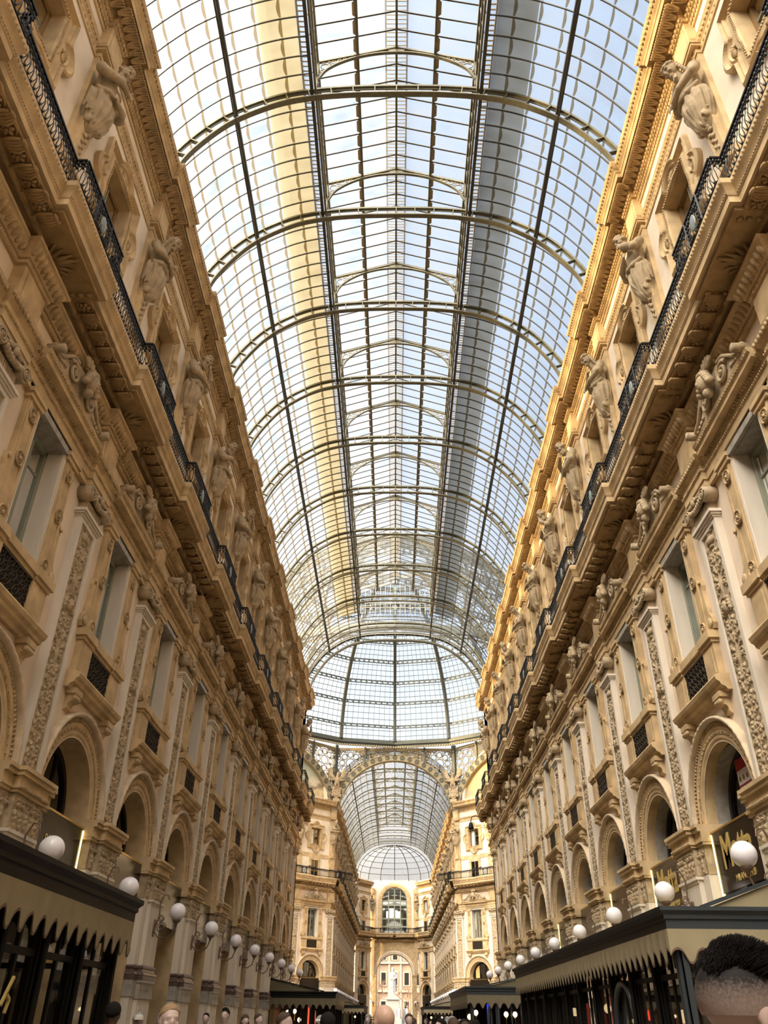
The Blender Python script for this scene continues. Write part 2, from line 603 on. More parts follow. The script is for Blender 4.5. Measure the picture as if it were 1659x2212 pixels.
def shop_window(kind, led=0, sign=True):
    """parts of one arched window; kind picks glazing look."""
    pr = Proto()
    pr.part('archivolt', archivolt())
    zc, r = 5.45, 1.36
    j = MB('grey_marble' if kind in ('blind', 'motta') else 'ochre_stone')
    for s in (-1, 1):
        j.box(-.62, 0, s * 1.36, s * 1.43, 0, zc)
    if kind in ('blind', 'motta'):
        arch_sweep(j, [(1.28, -.62), (1.36, -.60)], zc)
        arch_sweep(j, [(1.355, -.62), (1.355, -.22)], zc)
    pr.part('jamb', j)
    f = MB('window_black')
    arch_sweep(f, [(1.22, -.6), (1.22, -.52), (1.36, -.52), (1.36, -.6)], zc, 32)
    for y in (-1.29, -.42, .42, 1.29):
        top = zc + math.sqrt(max(.01, r * r - y * y))
        f.box(-.6, -.54, y - .035, y + .035, .1, top - .02)
    f.box(-.62, -.5, -1.36, 1.36, 5.22, 5.36)
    f.box(-.60, -.53, -1.36, 1.36, 3.4, 3.5)
    if kind == 'blind':
        f.box(-.58, -.55, -1.2, 1.2, 6.02, 6.06)
    pr.part('frame', f)
    g = MB('dark_pane')
    pts = [(-r, .05), (r, .05)] + arc_pts(r, zc, 24)
    g.add([(-.585, y, z) for y, z in pts], [tuple(range(len(pts)))])
    pr.part('pane', g)
    if kind == 'lit':
        a = MB('amber_room')
        a.add([(-.575, y, z) for y, z in [(-1.0, 5.4), (-.46, 5.4), (-.46, 6.55), (-.8, 6.35), (-1.0, 6.1)]], [(0, 1, 2, 3, 4)])
        a.add([(-.575, y, z) for y, z in [(-1.2, 3.6), (-.46, 3.6), (-.46, 4.6), (-1.2, 4.6)]], [(0, 1, 2, 3)])
        pr.part('lit_room', a)
    if kind == 'blind':
        a = MB('curtain')
        a.add([(-.57, y, z) for y, z in [(-1.2, 5.36), (1.2, 5.36)] + arc_pts(1.2, zc, 16)], [tuple(range(19))])
        pr.part('blind', a)
    sg = MB('sign_black')
    sg.box(-.03, .02, -1.36, 1.36, 4.0, 5.22)
    sg.use('brass').box(-.04, .03, -1.36, 1.36, 5.22, 5.26)
    if led:
        sg.use('led_strip').box(-.02, .04, led * 1.29, led * 1.33, 3.9, 5.2)
    if sign:
        pr.part('sign_panel', sg)
    return pr


# ---------------------------------------------------------------- first-floor window
def tall_window(look):
    pr = Proto()
    s = MB('ochre_stone')
    for sg in (-1, 1):
        y0, y1 = sg * .76, sg * 1.25
        s.box(0, .10, y0, y1, 9.0, 11.75)
        s.box(.10, .125, y0 + sg * .05, y0 + sg * .12, 9.05, 11.6); s.box(.10, .125, y1 - sg * .12, y1 - sg * .05, 9.05, 11.6)
        s.box(0, .16, sg * .72, sg * 1.31, 11.62, 11.72); s.box(0, .20, sg * .70, sg * 1.35, 11.72, 11.82)
        # pedestal under the strip
        s.box(0, .15, sg * .70, sg * 1.36, 7.95, 8.72)
        s.box(.15, .175, sg * .80, sg * 1.26, 8.05, 8.62)
        s.box(0, .19, sg * .70, sg * 1.40, 8.72, 8.80); s.box(0, .24, sg * .68, sg * 1.46, 8.80, 8.98)
        # flaring console beside the strip
        pl = [(sg * 1.25, 9.0), (sg * 1.50, 9.0), (sg * 1.55, 9.12), (sg * 1.50, 9.28), (sg * 1.40, 9.40), (sg * 1.36, 9.7), (sg * 1.33, 10.0), (sg * 1.36, 10.12), (sg * 1.34, 10.26), (sg * 1.25, 10.30)]
        s.prism(pl, 0, .10)
        s.lathe([(0, .10), (.10, .10), (.12, .13), (.08, .15), (0, .15)], (0, sg * 1.42, 9.14), 12, 'x')
        s.lathe([(0, .10), (.05, .10), (.06, .13), (0, .14)], (0, sg * 1.31, 10.2), 10, 'x')
    s.box(0, .145, -1.36, 1.36, 8.725, 8.805); s.box(0, .20, -1.42, 1.42, 8.805, 8.99)
    pr.part('surround', s)
    rd = MB('ochre_carved')
    for sg in (-1, 1):
        for z in (9.16, 10.35, 11.36):
            c = (0, sg * 1.005, z)
            rd.lathe([(.15, .10), (.165, .14), (.15, .165), (.125, .15), (.11, .12)], c, 20, 'x')
            rd.lathe([(.03, .12), (.055, .15), (0, .17)], c, 10, 'x')
            for k in range(8):
                a = k * PI / 4
                rd.ell((.135, c[1] + .078 * math.cos(a), z + .078 * math.sin(a)), (.02, .026, .026), 6, 4)
    pr.part('roundel', rd)
    e = MB('ochre_stone')
    e.box(0, .12, -1.40, 1.40, 11.82, 11.98)
    e.box(0, .15, -1.42, 1.42, 11.98, 12.03)
    e.box(0, .11, -1.40, 1.40, 12.03, 12.26)
    prof = [(.11, 12.26), (.16, 12.28), (.20, 12.34), (.36, 12.36), (.36, 12.46), (.40, 12.50), (.43, 12.58), (0, 12.63)]
    for (ya, yb) in ((-1.58, 1.58),):
        profile_run(e, prof, ya, yb)
        for y in (ya, yb):
            e.prism([(d, z) for d, z in [(0, 12.26)] + prof], y - .001, y + .001, 'y')
    e.use('ochre_carved')
    for k in range(12):
        y = -1.3 + k * 2.6 / 11
        e.ell((.11, y, 12.145), (.03, .07, .06), 8, 5)
    for k in range(34):
        y = -1.5 + k * 3.0 / 33
        e.box(.16, .23, y - .025, y + .025, 12.28, 12.335)
        e.ell((.40, y, 12.52), (.025, .032, .04), 6, 4)
    pr.part('entablature', e)
    # pediment with a female head between scrolls
    p = MB('carved_stone')
    p.xf = Matrix.Translation((.20, 0, .02))
    out = [(-1.48, 12.62), (1.48, 12.62), (1.50, 12.72), (1.30, 12.76), (1.05, 12.86), (.85, 13.05), (.66, 13.22), (.42, 13.27), (.22, 13.36), (-.22, 13.36), (-.42, 13.27), (-.66, 13.22), (-.85, 13.05), (-1.05, 12.86), (-1.30, 12.76), (-1.50, 12.72)]
    p.prism(out, .04, .16)
    edge = [(.20, y, z) for y, z in out[2:8]]
    p.tube(edge, .045, 8); p.tube([(x, -y, z) for x, y, z in edge], .045, 8)
    for sg in (-1, 1):
        sp = [(.20 + .02 * t, sg * (.50 + .25 * (1 - t * .85) * math.cos(2.2 * 2 * PI * t * .8 + .4)), 12.93 + .25 * (1 - t * .85) * math.sin(2.2 * 2 * PI * t * .8 + .4)) for t in [k / 30 for k in range(31)]]
        p.tube(sp, [.05 - .02 * k / 30 for k in range(31)], 8)
        p.ell((.22, sg * .50, 12.93), (.06, .06, .06), 8, 6)
        p.ell((.17, sg * 1.40, 12.75), (.08, .10, .12), 10, 6)
        for k in range(4):
            p.ell((.17, sg * (.85 + .13 * k), 12.80 - .025 * k), (.035, .075, .05), 8, 4)
    for k in range(7):
        a = R(30 + 20 * k)
        p.ell((.26, .24 * math.cos(a), 13.40 + .20 * math.sin(a)), (.045, .06, .15), 8, 5, Matrix.Rotation(PI / 2 - a, 3, 'X').inverted())
    for sg in (-1, 1):
        p.lathe([(0, .0), (.10, .0), (.10, .34), (0, .34)], (.04, sg * 1.40, 12.73), 12, 'x')
    h = MB('carved_stone')
    h.xf = Matrix.Translation((.18, 0, 13.07)) @ Matrix.Scale(1.32, 4) @ Matrix.Translation((0, 0, -13.03))
    h.ell((.30, 0, 13.03), (.13, .13, .17), 14, 10)
    h.ell((.28, 0, 12.84), (.09, .08, .10), 10, 6)
    h.ell((.425, 0, 13.01), (.03, .022, .045), 6, 5)
    h.ell((.405, 0, 12.945), (.025, .04, .014), 6, 4)
    for sg in (-1, 1):
        h.ell((.40, sg * .052, 13.06), (.02, .028, .013), 6, 4)
        for k in range(4):
            h.ell((.30, sg * (.09 + .035 * k), 13.15 - .07 * k), (.09, .055, .065), 8, 5)
    h.ell((.29, 0, 13.19), (.12, .14, .07), 10, 6)
    pr.part('pediment', p, [('carved_head', h)])
    # marble jamb, frame, glass
    jb = MB('pale_marble')
    for sg in (-1, 1):
        jb.box(-.45, .06, sg * .66, sg * .76, 9.0, 11.80)
        jb.box(.06, .09, sg * .70, sg * .77, 9.0, 11.80)
    jb.use('grey_marble').box(-.45, .05, -.76, .76, 11.68, 11.82); jb.box(.05, .135, -.76, .76, 11.70, 11.84)
    pr.part('jamb', jb)
    f = MB('window_green')
    for y in (-.61, .61):
        f.box(-.40, -.28, y - .07, y + .07, 9.0, 11.68)
    f.box(-.39, -.29, -.06, .06, 9.0, 11.68)
    f.box(-.40, -.28, -.68, .68, 11.56, 11.68); f.box(-.40, -.28, -.68, .68, 9.0, 9.12)
    f.box(-.38, -.32, -.68, .68, 11.0, 11.05)
    pr.part('frame', f)
    g = MB('mirror_pane' if look != 'dark' else 'dark_pane')
    for sg in (-1, 1):
        g.add([(-.34, sg * .06, 9.1), (-.34 + .012 * sg, sg * .56, 9.1), (-.34 + .012 * sg, sg * .56, 11.57), (-.34, sg * .06, 11.57)], [(0, 1, 2, 3)])
    pr.part('pane', g)
    if look == 'blind':
        c = MB('curtain')
        c.box(-.36, -.35, -.55, .0, 9.9, 11.5)
        pr.part('blind', c)
    gr = MB('bronze_grille')
    gr.box(.06, .08, -.70, .70, 7.95, 8.72)
    for i in range(7):
        for jz in range(4):
            y, z = -.58 + i * 1.16 / 6, 8.06 + jz * .55 / 3
            n = 10
            gr.tube([(.115, y + .085 * math.cos(2 * PI * k / n), z + .085 * math.sin(2 * PI * k / n)) for k in range(n)], .014, 4, False, True)
            gr.ell((.115, y, z), (.02, .028, .028), 6, 4)
    for k in range(8):
        y = -.665 + k * 1.33 / 7
        gr.box(.09, .11, y - .008, y + .008, 7.95, 8.72)
    gr.box(.06, .13, -.70, .70, 8.68, 8.72); gr.box(.06, .13, -.70, .70, 7.95, 7.99)
    pr.part('grille', gr)
    # balcony-like ledge on two brackets
    l = MB('ochre_stone')
    prof = [(0, 7.60), (.10, 7.60), (.14, 7.66), (.22, 7.70), (.24, 7.76), (.30, 7.80), (.33, 7.88), (.30, 7.93), (.16, 7.96), (0, 7.96)]
    profile_run(l, prof, -1.50, 1.50)
    for y in (-1.5, 1.5):
        l.prism(prof, y - .001, y + .001, 'y')
    for sg in (-1, 1):
        c = sg * 1.12
        l.box(0, .24, c - .21, c + .21, 7.50, 7.62)
        pl = [(0, 7.50), (.22, 7.50), (.25, 7.43), (.20, 7.36), (.12, 7.34), (.08, 7.28), (.07, 7.20), (0, 7.15)]
        l.prism(pl, c - .15, c + .15, 'y')
        l.lathe([(0, -.16), (.05, -.16), (.05, .16), (0, .16)], (.20, c, 7.42), 10, 'y')
    pr.part('ledge', l)
    return pr


# ---------------------------------------------------------------- upper window in its lobed stucco frame
def lobed_R(a, grow=0.0):
    """outer outline of the frame as radius from the centre, z scaled."""
    c, s = math.cos(a), math.sin(a)
    hw, hh = 1.16 + grow, 1.26 + grow
    r = min(hw / max(abs(c), 1e-6), hh / max(abs(s), 1e-6))
    pts = (1.16 + .28 + grow) * max(0, 1 - (abs(s / max(abs(c), 1e-6)) / .52) ** 6) if abs(c) > abs(s) * .6 else 0
    best = r
    # side lobes
    for lc, lr in (((1.02, 0), .46), ((-1.02, 0), .46), ((0, 1.14), .50), ((0, -1.14), .50)):
        lr = lr + grow
        bq = c * lc[0] + s * lc[1]
        dd = bq * bq - (lc[0] ** 2 + lc[1] ** 2 - lr * lr)
        if dd > 0:
            best = max(best, bq + math.sqrt(dd))
    return best


def upper_window(dark=False):
    pr = Proto()
    cz = 19.03
    N = 128

    def ring(t, w, grow=0):
        row = []
        for i in range(N):
            a = 2 * PI * i / N + 1e-4
            c, s = math.cos(a), math.sin(a)
            ro = lobed_R(a, grow)
            ri = min(.72 / max(abs(c), 1e-6), .885 / max(abs(s), 1e-6))
            r = ro * (1 - t) + ri * t
            row.append((w - .12, r * c, cz + r * s))
        return row
    b = MB('ochre_stone')
    rows = [ring(-.06, 0), ring(-.06, .13), ring(.06, .17), ring(.14, .09), ring(.22, .09)]
    b.grid(rows, False, True)
    b.grid([ring(.22, .09), ring(.30, .13), ring(.36, .05), ring(.62, .05), ring(.66, .09), ring(.80, .11), ring(.93, .11), ring(.96, .06), ring(1, .06), ring(1, -.34)], False, True)
    b.use('ochre_carved')
    for i in range(0, 96):
        a = 2 * PI * i / 96
        ro = lobed_R(a); c, s = math.cos(a), math.sin(a)
        ri = min(.72 / max(abs(c), 1e-6), .885 / max(abs(s), 1e-6))
        r = ro * .73 + ri * .27
        b.ell((-.04, r * c, cz + r * s), (.02, .022, .022), 5, 4)
        r = ro * .12 + ri * .88
        b.ell((.0, r * c, cz + r * s), (.025, .03, .03), 5, 4)
    # shells in the four lobes
    for ay, az, rot in ((1.10, 0, 0), (-1.10, 0, PI), (0, 1.25, PI / 2), (0, -1.25, -PI / 2)):
        for k in range(7):
            a = rot + R(-66 + 22 * k)
            L = .13
            b.ell((-.055, ay * .93 + L * math.cos(a), cz + az * .93 + L * math.sin(a)), (.03, .13, .032), 6, 4, Matrix.Rotation(a, 3, 'X'))
        b.ell((-.04, ay * .90, cz + az * .90), (.05, .05, .05), 8, 5)
    pr.part('stucco_frame', b)
    f = MB('window_brown')
    for sg in (-1, 1):
        f.box(-.46, -.38, sg * .60, sg * .72, 18.15, 19.92)
    f.box(-.46, -.38, -.72, .72, 19.80, 19.92); f.box(-.46, -.38, -.72, .72, 18.15, 18.27)
    f.use('window_green').box(-.45, -.39, -.025, .025, 18.2, 19.9); f.box(-.45, -.40, -.7, .7, 19.2, 19.235)
    pr.part('frame', f)
    g = MB('mirror_pane' if not dark else 'dark_pane')
    for sg in (-1, 1):
        g.add([(-.42, sg * .02, 18.2), (-.42 + .015 * sg, sg * .62, 18.2), (-.42 + .015 * sg, sg * .62, 19.86), (-.42, sg * .02, 19.86)], [(0, 1, 2, 3)])
    pr.part('pane', g)
    if dark:
        c = MB('curtain')
        c.box(-.415, -.41, -.55, -.12, 18.25, 19.8)
        pr.part('curtain', c)
    return pr


def mezzanine_window():
    pr = Proto()
    s = MB('ochre_stone')
    for sg in (-1, 1):
        s.box(-.12, -.04, sg * .5, sg * .78, 14.8, 16.75)
    s.box(-.12, -.02, -.78, .78, 16.55, 16.85)
    pr.part('surround', s)
    g = MB('dark_pane'); g.box(-.115, -.11, -.5, .5, 14.8, 16.6)
    g.use('window_green').box(-.11, -.08, -.03, .03, 14.8, 16.6)
    pr.part('pane', g)
    return pr


# ---------------------------------------------------------------- giant pilaster between the bays (u centred on the pier)
def candelabra():
    ls = []
    z = 5.55
    hw = .34
    rg = random.Random(3)
    while z < 10.75:
        t = (z - 5.55) / 5.3
        kind = rg.choice(['urn', 'leaf', 'scroll', 'mask', 'leaf', 'scroll'])
        if kind == 'urn':
            ls += [(0, z + .10, .10, .05, 0, .05, 0), (0, z + .24, .20, .12, 0, .09, 0), (0, z + .38, .10, .05, 0, .06, 0), (0, z + .43, .22, .03, 0, .07, 0)]
            ls += mirror_lobes(leaf_lobes(.17, z + .52, .13, -.6, .055)); z += .62
        elif kind == 'leaf':
            for k in range(3):
                ls += mirror_lobes(leaf_lobes(.13 + .05 * k % .1, z + .10 + .15 * k, .15, -.7 + .25 * k, .055 + .01 * k))
            ls += [(0, z + .28, .055, .30, 0, .06, 14)]; z += .55
        elif kind == 'scroll':
            ls += mirror_lobes(scroll_lobes(.18, z + .20, .13, .05, 1.3, -1.2)); ls += [(0, z + .2, .04, .22, 0, .05, 0)]
            ls += mirror_lobes(leaf_lobes(.22, z + .42, .12, -.9, .05)); z += .5
        else:
            ls += [(0, z + .24, .13, .17, 0, .12, 0), (0, z + .22, .03, .05, 0, .15, 0), (0, z + .40, .17, .08, 0, .10, 14)]
            ls += mirror_lobes([(.15, z + .24, .05, .16, .2, .09, 12), (.05, z + .28, .03, .015, 0, .13, 0)] + leaf_lobes(.24, z + .12, .12, -1.2, .05)); z += .56
    ls += [(0, 8.2, .022, 2.6, 0, .035, 0)]
    for k in range(24):
        zz = 5.6 + k * .215
        ls += mirror_lobes([(.29, zz, .05, .07, .4, .03, 0)])
    return [l for l in ls if l[1] < 10.9]


def capital_lobes(hw):
    ls = scroll_lobes(0, 4.80, .09, .05, 1.0) + leaf_lobes(0, 4.62, .16, 0, .07)
    for c in (.24, .46):
        ls += mirror_lobes(leaf_lobes(c, 4.60, .17, -.2, .065) + scroll_lobes(c, 4.84, .09, .06, 1.2, 0))
    ls += [(0, 4.93, hw, .03, 0, .04, 20)]
    return ls


def pilaster():
    pr = Proto()
    sh = MB('pale_marble')
    sh.box(0, .33, -.62, .62, 0, 2.10)
    sh.box(.33, .35, -.50, .50, .35, 1.9)
    sh.box(-.05, .22, -1.03, -.62, 0, 2.10); sh.box(-.05, .22, .62, 1.03, 0, 2.10)
    sh.box(0, .31, -.60, .60, 2.80, 4.42)
    sh.box(-.05, .20, -1.00, -.60, 2.80, 4.42); sh.box(-.05, .20, .60, 1.00, 2.80, 4.42)
    sh.box(.31, .33, -.63, .63, 4.30, 4.36); sh.box(0, .36, -.65, .65, 4.36, 4.42)
    pr.part('shaft', sh)
    pb = MB('grey_marble')
    pb.box(0, .37, -.66, .66, 2.06, 2.14); pb.box(0, .352, -.65, .65, 2.14, 2.42); pb.box(0, .39, -.68, .68, 2.42, 2.47)
    pb.box(-.05, .25, -1.06, -.66, 2.10, 2.47); pb.box(-.05, .25, .66, 1.06, 2.10, 2.47)
    relief(pb, -.56, -.03, 2.18, 2.38, .3535, 30, 14, mirror_lobes(scroll_lobes(.13, 2.28, .07, .02, 1.2)) and [(c - .295, z, a, e, t, h, v) for c, z, a, e, t, h, v in mirror_lobes(scroll_lobes(.13, 2.28, .07, .022, 1.2))])
    relief(pb, .03, .56, 2.18, 2.38, .3535, 30, 14, [(c + .295, z, a, e, t, h, v) for c, z, a, e, t, h, v in mirror_lobes(scroll_lobes(.13, 2.28, .07, .022, 1.2))])
    pr.part('carved_block', pb)
    bs = MB('red_granite')

    def torus_base(hw, d0):
        prof = [(.08, 2.47), (.09, 2.55), (.085, 2.56), (.10, 2.60), (.085, 2.65), (.045, 2.67), (.03, 2.73), (.055, 2.75), (.06, 2.79), (.02, 2.82)]
        rows = []
        for d, z in prof:
            rows.append([(d0 + d, -hw - d, z), (d0 + d, hw + d, z)])
        bs.grid(rows, False)
        for sg in (-1, 1):
            bs.grid([[(-.05, sg * (hw + d), z), (d0 + d, sg * (hw + d), z)] for d, z in prof], False)
        bs.box(-.05, d0 + .02, -hw, hw, 2.47, 2.83)
    torus_base(.60, .31)
    torus_base(.98, .18)
    pr.part('base', bs)
    # carved capital of the pier
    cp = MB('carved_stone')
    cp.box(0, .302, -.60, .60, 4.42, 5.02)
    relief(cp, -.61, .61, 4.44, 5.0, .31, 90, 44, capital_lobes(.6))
    for sg in (-1, 1):
        cp.box(-.05, .192, sg * .59, sg * 1.015, 4.42, 5.02)
        relief(cp, min(sg * .62, sg * 1.0), max(sg * .62, sg * 1.0), 4.44, 5.0, .20, 26, 28, [(c * .8 + sg * .81, z, a, e, t, h, v) for c, z, a, e, t, h, v in leaf_lobes(0, 4.60, .17, 0, .06) + mirror_lobes(scroll_lobes(.13, 4.84, .08, .05, 1.1))])
        # return of the block facing along the nave
        rows = []
        ys = np.linspace(0, .31, 12); zs = np.linspace(4.44, 5.0, 22)
        Yg, Zg = np.meshgrid(ys, zs)
        H = lobes_height(Yg - .155, Zg, leaf_lobes(0, 4.60, .17, 0, .06) + mirror_lobes(scroll_lobes(.08, 4.84, .06, .05, 1.1)))
        cp.grid([[(float(ys[j]), sg * (.61 + float(H[i, j])), float(zs[i])) for j in range(12)] for i in range(22)], True)
    pr.part('capital', cp)
    im = MB('ochre_stone')
    for z0, z1, d in ((5.02, 5.08, .05), (5.08, 5.14, .085), (5.14, 5.30, .06), (5.30, 5.38, .13), (5.38, 5.45, .17)):
        im.box(-.1, .31 + d, -.61 - d, .61 + d, z0, z1)
        im.box(-.6, .18 + d, -1.06 - min(d, .06), 1.06 + min(d, .06), z0, z1)
    im.use('ochre_carved')
    for k in range(16):
        im.ell((.40, -.66 + k * 1.32 / 15, 5.11), (.02, .035, .03), 6, 4)
    pr.part('impost', im)
    # tall upper shaft with sunk panel
    us = MB('pale_marble')
    us.box(0, .12, -.50, .50, 5.45, 10.98)
    for sg in (-1, 1):
        us.box(.12, .17, sg * .375, sg * .50, 5.45, 10.98)
    us.box(.12, .17, -.375, .375, 5.45, 5.52); us.box(.12, .17, -.375, .375, 10.88, 10.98)
    us.box(0, .20, -.52, .52, 10.98, 11.03); us.box(0, .235, -.555, .555, 11.03, 11.08); us.box(0, .27, -.59, .59, 11.08, 11.15)
    pr.part('upper_shaft', us)
    rp = MB('carved_stone')
    relief(rp, -.375, .375, 5.52, 10.88, .125, 56, 420, candelabra())
    pr.part('relief_panel', rp)
    ic = MB('carved_stone')
    ic.box(0, .18, -.46, .46, 11.15, 11.44)
    for k in range(13):
        y = -.42 + k * .84 / 12
        ic.tube([(.18, y, 11.17), (.18, y, 11.43)], .026, 6)
    for sg in (-1, 1):
        c = (.0, sg * .52, 11.55)
        ic.lathe([(.0, 0.0), (.17, 0.0), (.175, .30), (.15, .32), (.13, .30), (.0, .30)], c, 18, 'x')
        sp = [(.325, c[1] + (.15 - .12 * t) * math.cos(sg * 4 * PI * t), c[2] + (.15 - .12 * t) * math.sin(sg * 4 * PI * t)) for t in [k / 40 for k in range(41)]]
        ic.tube(sp, .02, 6)
        ic.ell((.32, c[1], c[2]), (.035, .04, .04), 8, 5)
    # festoon and a small head between the volutes
    for k in range(9):
        t = k / 8
        ic.ell((.27, -.36 + .72 * t, 11.56 - .08 * math.sin(PI * t)), (.075, .06, .075), 8, 6)
    ic.ell((.31, 0, 11.64), (.075, .08, .10), 10, 7)
    for k in range(7):
        a = PI * k / 6
        ic.ell((.30, .10 * math.cos(a), 11.67 + .08 * math.sin(a)), (.05, .045, .045), 6, 4)
    for sg in (-1, 1):
        ic.ell((.29, sg * .19, 11.65), (.05, .10, .05), 8, 5)
    ic.box(0, .30, -.60, .60, 11.69, 11.75)
    pr.part('volute_capital', ic)
    # entablature block over the capital
    eb = MB('ochre_stone')
    eb.box(-.05, .24, -.46, .46, 12.50, 13.42)
    eb.box(.24, .265, -.34, .34, 12.66, 13.30)
    pr.part('frieze_block', eb)
    return pr


# ---------------------------------------------------------------- bracketing statue on its herm pilaster, upper storey
def remesh(mb, name, vox, smooth_iter=2, mats=None):
    o = mb.obj('tmp_' + name)
    m = o.modifiers.new('r', 'REMESH'); m.mode = 'VOXEL'; m.voxel_size = vox; m.use_smooth_shade = True
    if smooth_iter:
        sm = o.modifiers.new('s', 'SMOOTH'); sm.iterations = smooth_iter; sm.factor = .5
    dg = bpy.context.evaluated_depsgraph_get()
    me = bpy.data.meshes.new_from_object(o.evaluated_get(dg))
    me.name = name
    old = o.data
    bpy.data.objects.remove(o); bpy.data.meshes.remove(old)
    me.materials.clear()
    for k in (mats or mb.mats):
        me.materials.append(M[k])
    me.polygons.foreach_set('material_index', [0] * len(me.polygons))
    me.polygons.foreach_set('use_smooth', [True] * len(me.polygons))
    return me


class RawMesh:
    """lets an already made mesh stand where a builder is expected."""
    def __init__(s, me):
        s.me = me
        s.v = [tuple(v.co) for v in me.vertices]
        s.f = [tuple(p.vertices) for p in me.polygons]
        s.m = [0] * len(s.f)
        s.s = [True] * len(s.f)
        s.mats = [m.name for m in me.materials]

    def mesh(s, name):
        s.me.name = name
        return s.me


def loft(b, secs, n=28, fold=None):
    """stacked ellipse sections: (cx, cy, cz, rx, ry)"""
    rows = []
    for i, (cx, cy, cz, rx, ry) in enumerate(secs):
        row = []
        for j in range(n):
            a = 2 * PI * j / n
            k = 1 + (fold(i, a) if fold else 0)
            row.append((cx + rx * k * math.cos(a), cy + ry * k * math.sin(a), cz))
        rows.append(row)
    b.grid(rows, True, True)
    b.add(rows[0], [tuple(range(n))[::-1]]); b.add(rows[-1], [tuple(range(n))])


def statue_figure(kind):
    b = MB('statue_stone')
    male = kind != 'woman'
    ks = -1 if kind == 'bearded' else 1           # which hip carries the knot
    # drapery from waist to hem, deep folds fanning out of a knot
    secs = [(.10, -.02 * ks, 18.30, .06, .07), (.14, -.03 * ks, 18.42, .15, .17), (.17, .0, 18.62, .21, .26), (.20, .02 * ks, 18.9, .27, .35), (.23, .02 * ks, 19.15, .30, .41), (.24, .0, 19.38, .30, .43), (.23, .0, 19.55, .27, .38), (.22, 0, 19.68, .23, .33)]
    loft(b, secs, 110, lambda i, a: (.26 * abs(math.cos(4.5 * a + i * .35)) ** .8 - .13 + .09 * math.cos(13 * a - i * .9)) * (1 - .09 * i))
    kn = Vector((.52, .16 * ks, 19.50))
    b.ell(kn, (.08, .09, .09), 10, 8)
    for k in range(9):
        t = -1 + k / 4
        e_ = Vector((.34 - .12 * abs(t), t * .34 - .02 * ks, 18.62 + .14 * t * t + .10 * (k % 2)))
        m = kn.lerp(e_, .5) + Vector((.10 - .05 * abs(t), 0, -.02))
        b.tube([kn, m, e_], [.035, .045, .025], 8)
    for k in range(5):                             # folds falling off the far hip
        y = -ks * (.22 + .06 * k)
        b.tube([(.44 - .06 * k, y, 19.45), (.42 - .06 * k, y, 19.1), (.34 - .06 * k, y * .9, 18.78 - .05 * (k % 2))], [.035, .04, .025], 8)
    b.tube([(.26, -.42, 19.52), (.48, -.24, 19.60), (.55, 0, 19.55), (.50, .22, 19.50), (.28, .42, 19.60)], [.07, .085, .08, .085, .07], 10)
    for k in range(6):                             # ruffled hem
        b.ell((.22 + .05 * (k % 2), (-.25 + .1 * k), 18.55 + .05 * (k % 3)), (.10, .05, .12), 8, 6)
    # torso leaning out from the wall
    sw = .45 if male else .39
    loft(b, [(.24, 0, 19.5, .22, .31), (.25, 0, 19.72, .21, .29), (.27, 0, 19.95, .23, .36), (.28, 0, 20.12, .235, sw - .03), (.27, 0, 20.27, .19, sw - .02), (.28, 0, 20.40, .14, .26), (.32, 0, 20.48, .10, .12)], 32)
    for sg in (-1, 1):
        b.ell((.44, sg * .17, 20.08), (.11, .165, .125), 12, 8)
        b.ell((.26, sg * sw, 20.25), (.15, .15, .15), 12, 8)
        b.ell((.42, sg * .09, 19.75), (.06, .10, .09), 8, 6)

    def limb(pts, rr):
        b.tube(pts, rr, 12)
        for p, r in zip(pts, rr):
            b.ell(p, (r, r, r), 10, 8)
    if kind == 'woman':
        limb([(.26, -sw, 20.24), (.40, -.53, 19.83), (.62, -.14, 19.80), (.66, .14, 19.92)], [.125, .11, .085, .06])
        limb([(.26, sw, 20.24), (.42, .54, 19.84), (.64, .20, 19.70), (.68, -.12, 19.66)], [.125, .11, .085, .06])
        hands = [((.68, .24, 19.98), .6), ((.69, -.21, 19.65), -.6)]
    elif kind == 'bearded':
        limb([(.26, -sw, 20.25), (.40, -.58, 19.83), (.64, -.22, 19.74), (.68, .12, 19.78)], [.145, .13, .10, .07])
        limb([(.26, sw, 20.25), (.50, .57, 19.92), (.70, .32, 20.18), (.70, .14, 20.40)], [.145, .13, .10, .07])
        hands = [((.70, .20, 19.80), .7), ((.70, .08, 20.48), -.4)]
    else:
        limb([(.26, -sw, 20.25), (.46, -.56, 19.90), (.68, -.22, 20.06), (.70, .08, 20.14)], [.145, .13, .10, .07])
        limb([(.26, sw, 20.25), (.40, .58, 19.82), (.62, .30, 19.58), (.62, .0, 19.50)], [.145, .13, .10, .07])
        hands = [((.72, .17, 20.17), .6), ((.64, -.08, 19.48), -.7)]
    for (hx, hy, hz), dr in hands:
        b.ell((hx, hy, hz), (.05, .085, .075), 10, 7)
        for q in range(4):
            b.tube([(hx + .01, hy + .05 * dr, hz + .06 - .038 * q), (hx + .045, hy + .14 * dr, hz + .06 - .044 * q), (hx + .01, hy + .22 * dr, hz + .05 - .045 * q)], [.023, .021, .016], 6)
        b.tube([(hx + .02, hy, hz + .07), (hx + .06, hy + .07 * dr, hz + .13)], [.025, .018], 6)
    # bowed head
    ta = R(34)
    hc = Vector((.57, .0 if male else .03, 20.76))
    b.tube([(.31, 0, 20.36), (.42, 0, 20.56), (.50, 0, 20.68)], [.125, .115, .11], 12)
    RT = Matrix.Rotation(ta, 3, 'Y')
    b.ell(hc, (.175, .15, .205), 20, 14, RT)
    fx, up = Vector((math.cos(ta), 0, -math.sin(ta))), Vector((math.sin(ta), 0, math.cos(ta)))
    b.ell(hc + fx * .185 - up * .015, (.045, .032, .065), 8, 6, RT)
    b.ell(hc + fx * .165 - up * .10, (.03, .06, .018), 8, 5, RT)
